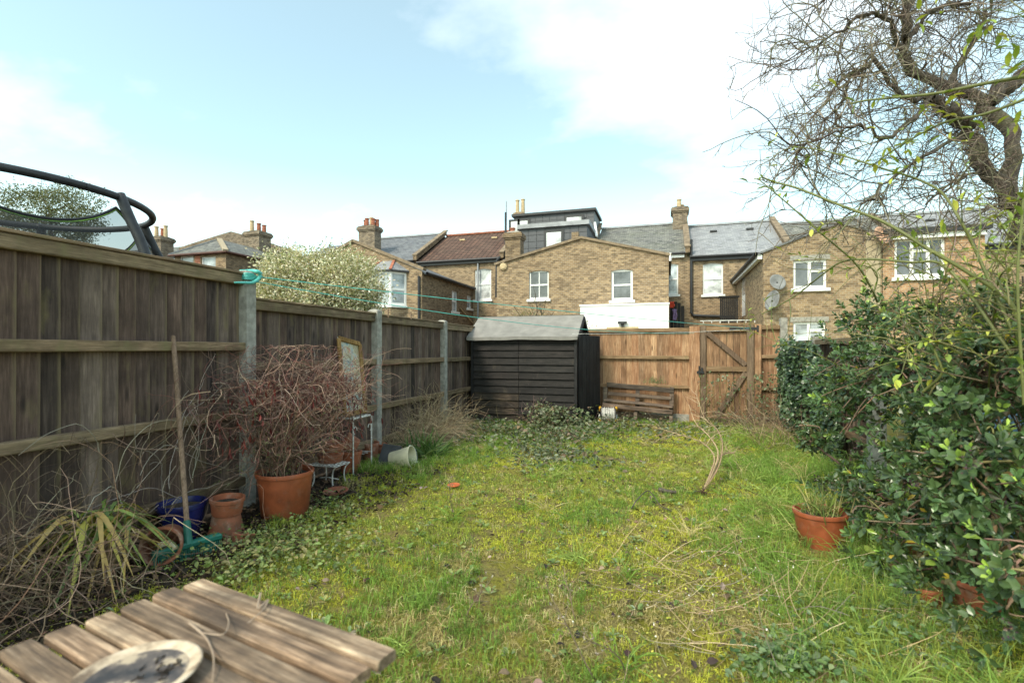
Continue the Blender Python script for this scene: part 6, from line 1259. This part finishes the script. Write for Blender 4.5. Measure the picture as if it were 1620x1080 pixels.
# ================================================================== gnarled bare tree on the right
TT = thing('bare_tree', 'gnarled bare old tree with dense twigs at the upper right', 'tree', (5.4, 7.0, 0))
def PT(px, py, y=7.0): return AY(px, py, y)
limbs = [([(5.4,7.0,0), (5.2,7.0,1.4), PT(1640,385), PT(1605,320), PT(1560,262), PT(1535,215), PT(1505,180,6.8), PT(1470,155,6.6)], .115, .06),
         ([PT(1590,300), PT(1600,220,7.2), PT(1560,165,7.3), PT(1500,135,7.2), PT(1440,110,7.0), PT(1432,60,6.9), PT(1437,0,6.8), PT(1425,-70,6.8)], .085, .03),
         ([PT(1560,165,7.3), PT(1620,120,7.6), PT(1680,60,7.8), PT(1720,-60,8)], .09, .04),
         ([PT(1470,155,6.6), PT(1430,150,6.3), PT(1385,95,6.1), PT(1370,97,6.0), PT(1330,130,5.9), PT(1290,180,5.8)], .06, .012),
         ([PT(1440,110,7.0), PT(1410,45,6.7), PT(1385,20,6.5), PT(1350,32,6.4), PT(1300,70,6.2), PT(1268,80,6.1)], .06, .010),
         ([PT(1437,60,6.9), PT(1480,15,7), PT(1540,0,7.1), PT(1600,-40,7.2)], .06, .015),
         ([PT(1500,135,7.2), PT(1530,80,7.3), PT(1560,20,7.4), PT(1570,-60,7.4)], .07, .02),
         ([PT(1470,155,6.6), PT(1440,190,6.2), PT(1400,220,5.9), PT(1360,200,5.7), PT(1310,215,5.6), PT(1265,235,5.5)], .055, .008),
         ([PT(1535,215), PT(1470,240,6.5), PT(1420,275,6.2), PT(1380,310,6.0), PT(1340,345,5.9), PT(1300,365,5.8)], .045, .007),
         ([PT(1432,70,6.9), PT(1420,-20,6.8), PT(1370,-20,6.6), PT(1320,-10,6.5), PT(1290,20,6.4)], .04, .008),
         ([PT(1385,95,6.1), PT(1350,115,6.0), PT(1335,150,5.9), PT(1310,190,5.8), PT(1285,240,5.7), PT(1255,275,5.7)], .03, .006),
         ([PT(1605,320), PT(1640,300,6.8), PT(1700,270,6.5), PT(1780,200,6.3)], .08, .02),
         ([PT(1560,262), PT(1510,290,6.6), PT(1470,320,6.3), PT(1450,370,6.1)], .03, .006)]
g = Geo(); allP = []; trunk_g = Geo()
for i, (pts, r0, r1) in enumerate(limbs):
    P = smooth_line(pts, 26); P[2:-1] += rng.normal(size=(23,3))*.018*(1 if i > 2 else 1.6); rr = np.linspace(r0, r1, 26)*(1 if i < 3 else .52)*(1+.12*np.sin(np.arange(26)*1.3+i)); (trunk_g if i < 3 else g).tubes(P, rr[None], 9 if i < 3 else 6); allP.append(P)
obj('trunk', trunk_g, MT['bark'], TT, smooth=True); tag(obj('limbs', g, MT['bark'], TT, smooth=True), kind='stuff')
allP = np.array(allP); tr_r = np.random.default_rng(5)
BK_ = [(.15,.12,.095),(.21,.175,.135),(.10,.08,.066),(.18,.175,.10),(.27,.225,.175)]
S, D, _, _ = spawn(allP[3:], 300, .75, .25, .1, 1.0, tr_r, .06); S0, D0, _, _ = spawn(allP[:3], 130, 1.0, .5, .35, 1.0, tr_r, .05); S = np.concatenate([S, S0]); D = np.concatenate([D, D0]); D[:, 0] -= .15; n = len(S)
P1 = walk(S, D, tr_r.uniform(.35,1.25,n), 11, .17, (-.01,0,-.035), tr_r)
S, D, _, _ = spawn(P1, 2300, .85, .3, .1, 1.0, tr_r, .03); P2 = walk(S, D, tr_r.uniform(.14,.48,2300), 8, .20, (0,0,-.025), tr_r)
S, D, _, _ = spawn(P2, 9800, 1.0, .35, .1, 1.0, tr_r); P3 = walk(S, D, tr_r.uniform(.04,.15,9800), 5, .22, (0,0,0), tr_r)
g = Geo(); g.tubes(P1, taper(n,11,.0075,.0028), 5, tints(n, BK_)); g.tubes(P2, taper(2300,8,.0040,.0018), 4, tints(2300, BK_)); g.tubes(P3, taper(9800,5,.0022,.0013), 3, tints(9800, BK_)); tag(obj('twigs', g, MT['stem'], TT), kind='stuff')
# brown ivy stems caked on the trunk
n = 420; k = tr_r.integers(0, 24, n); P0 = allP[0][k]+tr_r.normal(size=(n,3))*.02; dn = rdir(n, tr_r); P0 += dn*.10; P = walk(P0, dn*.4+(allP[0][k+1]-allP[0][k])*3, tr_r.uniform(.2,.6,n), 8, .3, (0,0,0), tr_r); g = Geo(); g.tubes(P, taper(n,8,.005,.002), 3, tints(n, [(.14,.10,.08),(.2,.15,.12),(.09,.065,.05)])); tag(obj('clinging_stems', g, MT['stem'], TT), kind='stuff')

# ================================================================== arching climber in front of the tree
JC = thing('arching_climber', 'climber with long arching green stems and fresh leaves on the right', 'climber', (1.9, 2.9, 0))
def PJ(px, py, y): return AY(px, py, y)
stems = [([(1612,540,2.9),(1600,480,2.9),(1530,430,2.95),(1470,395,3.0),(1400,352,3.1),(1330,325,3.2),(1262,298,3.3),(1225,288,3.4),(1205,280,3.4)], .011),
         ([(1600,520,2.9),(1545,400,3.0),(1520,350,3.0),(1490,305,3.1),(1450,283,3.2),(1400,268,3.2),(1345,250,3.3),(1300,238,3.4),(1255,232,3.4)], .008),
         ([(1640,118,2.7),(1560,132,2.8),(1480,148,2.9),(1410,155,3.0),(1365,160,3.1),(1345,165,3.1)], .009),
         ([(1640,150,2.7),(1560,180,2.8),(1500,192,2.9),(1460,210,3.0),(1410,240,3.1),(1380,262,3.2)], .007),
         ([(1600,560,2.9),(1500,425,3.2),(1440,415,3.3),(1370,410,3.4),(1330,415,3.5),(1300,435,3.6),(1255,470,3.8),(1205,497,3.9)], .008),
         ([(1388,478,3.9),(1378,455,3.8),(1352,415,3.7),(1300,370,3.6),(1255,330,3.6),(1220,300,3.6),(1198,282,3.6)], .007),
         ([(1380,470,3.9),(1388,440,3.9),(1380,425,3.9),(1360,420,3.9),(1340,428,3.9)], .006),
         ([(1620,640,2.6),(1610,450,2.6),(1618,330,2.6),(1625,200,2.6),(1632,60,2.6),(1640,-40,2.6)], .006),
         ([(1560,680,3.5),(1575,470,2.95),(1600,420,2.8),(1640,380,2.8)], .005),
         ([(1360,600,4.4),(1320,575,4.4),(1280,555,4.4),(1240,545,4.4),(1205,530,4.5),(1165,520,4.6)], .004),
         ([(1520,560,3.0),(1480,540,3.0),(1440,545,3.0),(1435,560,3.0)], .007),
         ([(1460,620,3.1),(1490,590,3.0),(1480,545,3.0),(1540,535,2.9),(1610,525,2.8)], .007)]
SL = []
for i, (pts, r_) in enumerate(stems):
    P = smooth_line([PJ(a, b, y) for a, b, y in pts], 30); SL.append(P); g = Geo(); g.tubes(P, taper(1,30,r_,r_*.45), 7, np.array([(.17,.185,.06)])); obj('stem', g, MT['leaf'], JC, smooth=True)
SL = np.array(SL)
nn = 300; S = np.stack([rng.uniform(1.35,2.4,nn), rng.uniform(2.6,3.8,nn), rng.uniform(1.1,1.75,nn)], 1); PX = walk(S, rdir(nn)*[.9,.4,.5]+[-.25,0,.75], rng.uniform(.25,.75,nn), 10, .11, (0,0,-.06)); g = Geo(); g.tubes(PX, taper(nn,10,.0035,.0013), 4, tints(nn, [(.20,.21,.07),(.27,.25,.11),(.17,.13,.08)])); tag(obj('thin_shoots', g, MT['leaf'], JC), kind='stuff')
S, D, _, _ = spawn(PX, 1700, .9, .1, .2); g = Geo(); q = rng.uniform(.018,.04,1700); g.leaves(S, D, rdir(1700)+[0,0,.5], q, q*.4, tints(1700, [(.26,.33,.07),(.18,.25,.06),(.40,.42,.10)])); tag(obj('small_leaves', g, MT['leaf'], JC), kind='stuff')
S, D, _, _ = spawn(SL, 60, .8, .3, .15); P2 = walk(S, D, rng.uniform(.12,.42,60), 8, .10, (0,0,.02)); g = Geo(); g.tubes(P2, taper(60,8,.003,.0012), 4, tints(60, [(.17,.19,.06),(.22,.20,.08)])); tag(obj('side_shoots', g, MT['leaf'], JC), kind='stuff')
k = 300; S, D, _, _ = spawn(P2, 190, .9, .1, .35); S2, D2, _, _ = spawn(SL, 110, .9, .1, .05); S = np.concatenate([S, S2]); D = np.concatenate([D, D2]); 
# extra sprays of fresh leaf where the photo shows them
spr = [(1432,385,3.1,9),(1310,360,3.6,9),(1448,235,3.1,14),(1425,262,3.1,12),(1495,165,2.9,8),(1285,132,5.0,4),(1222,228,4.5,6),(1560,45,2.7,10),(1600,95,2.7,9),(1615,60,2.65,9),(1530,210,2.9,8),(1605,200,2.65,8),(1590,330,2.7,8),(1480,20,2.9,6)]
for a, b, y, q in spr:
    c = np.array(PJ(a, b, y)); S = np.concatenate([S, np.tile(c, (q,1))+rng.normal(size=(q,3))*.045]); D = np.concatenate([D, rdir(q)])
m = len(S); S = S[-300:] if m > 300 else S; D = D[-300:] if m > 300 else D; m = len(S)
fl = []
for c in ((.42,.48,.07),(.30,.40,.07),(.55,.55,.10),(.22,.30,.06)):
    q = Geo(); q.leaves(np.zeros((1,3)), np.array([[1.,0,0]]), np.array([[0,0,1.]]), 1.0, .36, np.array([c]), curl=.1); fl.append(make_mesh('leaf', q, MT['leaf'], True))
for i in range(m):
    o = link('leaf', fl[int(rng.integers(0,4))], JC, tuple(S[i])); o.rotation_euler = Vector(D[i]).to_track_quat('X', 'Z').to_euler(); s_ = rng.uniform(.035,.07); o.scale = (s_, s_, s_)

# ================================================================== trees and bushes beyond the fences
def crown(name, label, c, r_, n, size, pal, trunk_r, fine=False, gap=.0, cat='tree', twigs=0, seed=1, group=None):
    rr = np.random.default_rng(seed); c = np.array(c); T = thing(name, label, cat, (c[0], c[1], 0), group)
    g = Geo(); tp = smooth_line([(c[0],c[1],0),(c[0]+.05,c[1],c[2]*.5),(c[0],c[1],c[2]+r_[2]*.3)], 12); g.tubes(tp, np.linspace(trunk_r, trunk_r*.35, 12)[None], 8); obj('trunk', g, MT['bark'], T, smooth=True)
    g = Geo(); nb = 60; S, D, _, _ = spawn(tp[None], nb, .9, .5, .4, 1.0, rr); P = walk(S, D, rr.uniform(.35,.7,nb)*max(r_), 9, .12, (0,0,.0), rr); g.tubes(P, taper(nb,9,trunk_r*.25,.01), 5, tints(nb, [(.10,.08,.06)]))
    if twigs: S, D, _, _ = spawn(P, twigs, .7, .2, .4, 1.0, rr); D[:, 2] += .5; Q = walk(S, D, rr.uniform(.3,.9,twigs)*max(r_)*.5, 8, .1, (0,0,.05), rr); g.tubes(Q, taper(twigs,8,.012,.005), 3, tints(twigs, [(.13,.11,.08)]))
    tag(obj('branches', g, MT['stem'], T), kind='stuff')
    # leaves gathered in clumps through the crown volume
    ncl = max(30, n//60); d = rdir(ncl, rr); k = rr.uniform(.35, 1.0, ncl)[:, None]**.45; cc = c+d*np.array(r_)*k*(1+.15*np.sin(d[:, :1]*6+d[:, 2:]*5)); cc = cc[cc[:, 2] > c[2]-r_[2]*.95]
    i = rr.integers(0, len(cc), n); L = cc[i]+rr.normal(size=(n,3))*np.array(r_)*.11; s = rr.uniform(*size, n); shade = np.repeat(rr.uniform(.75,1.2,len(cc)), 1)[i][:, None]
    g = Geo(); g.leaves(L, rdir(n, rr)+(L-c)/np.array(r_)*.5, rdir(n, rr)+[0,0,.6], s, s*.45, np.clip(tints(n, pal, .16, rr)*shade, .01, 1), fine=fine); tag(obj('crown', g, MT['leaf'], T), kind='stuff')
    return T
crown('variegated_bush', 'rounded cream variegated bush rising behind the left fence', AY(502,478,8.7), (1.30,1.2,1.02), 75000, (.045,.08), [(.72,.66,.50),(.61,.57,.40),(.38,.39,.21),(.80,.75,.60),(.24,.26,.12)], .09, cat='bush', seed=3)
crown('evergreen_tree', 'loose green tree standing behind the trampoline', AY(80,345,15), (2.3,1.8,1.35), 15000, (.07,.13), [(.13,.16,.07),(.19,.21,.10),(.09,.12,.05),(.24,.23,.12)], .16, twigs=90, seed=8, group='trees beyond the left fence')
crown('evergreen_tree', 'darker tree at the left edge behind the trampoline', AY(-120,335,16), (2.6,2,1.7), 10000, (.08,.14), [(.11,.14,.06),(.16,.18,.09),(.08,.11,.05)], .18, twigs=60, seed=9, group='trees beyond the left fence')
crown('garden_bush', 'low bare and yellow green bush between shed roof and brick wing', AY(845,525,16.5), (1.7,.8,.75), 2600, (.05,.09), [(.28,.24,.10),(.2,.2,.08),(.35,.25,.15)], .05, cat='bush', twigs=90, seed=12)
crown('garden_bush', 'dense dark bush beyond the ivy fence on the right', (4.6,8.2,1.0), (1.9,1.5,1.0), 9000, (.06,.11), [(.06,.10,.04),(.09,.14,.055),(.13,.17,.07)], .07, cat='bush', twigs=60, seed=14)
crown('garden_bush', 'leafy bush beyond the shrub at the right edge', (3.9,5.2,1.0), (1.2,1.5,1.1), 9000, (.05,.09), [(.07,.115,.045),(.10,.15,.06),(.15,.19,.08)], .07, cat='bush', twigs=60, seed=16)
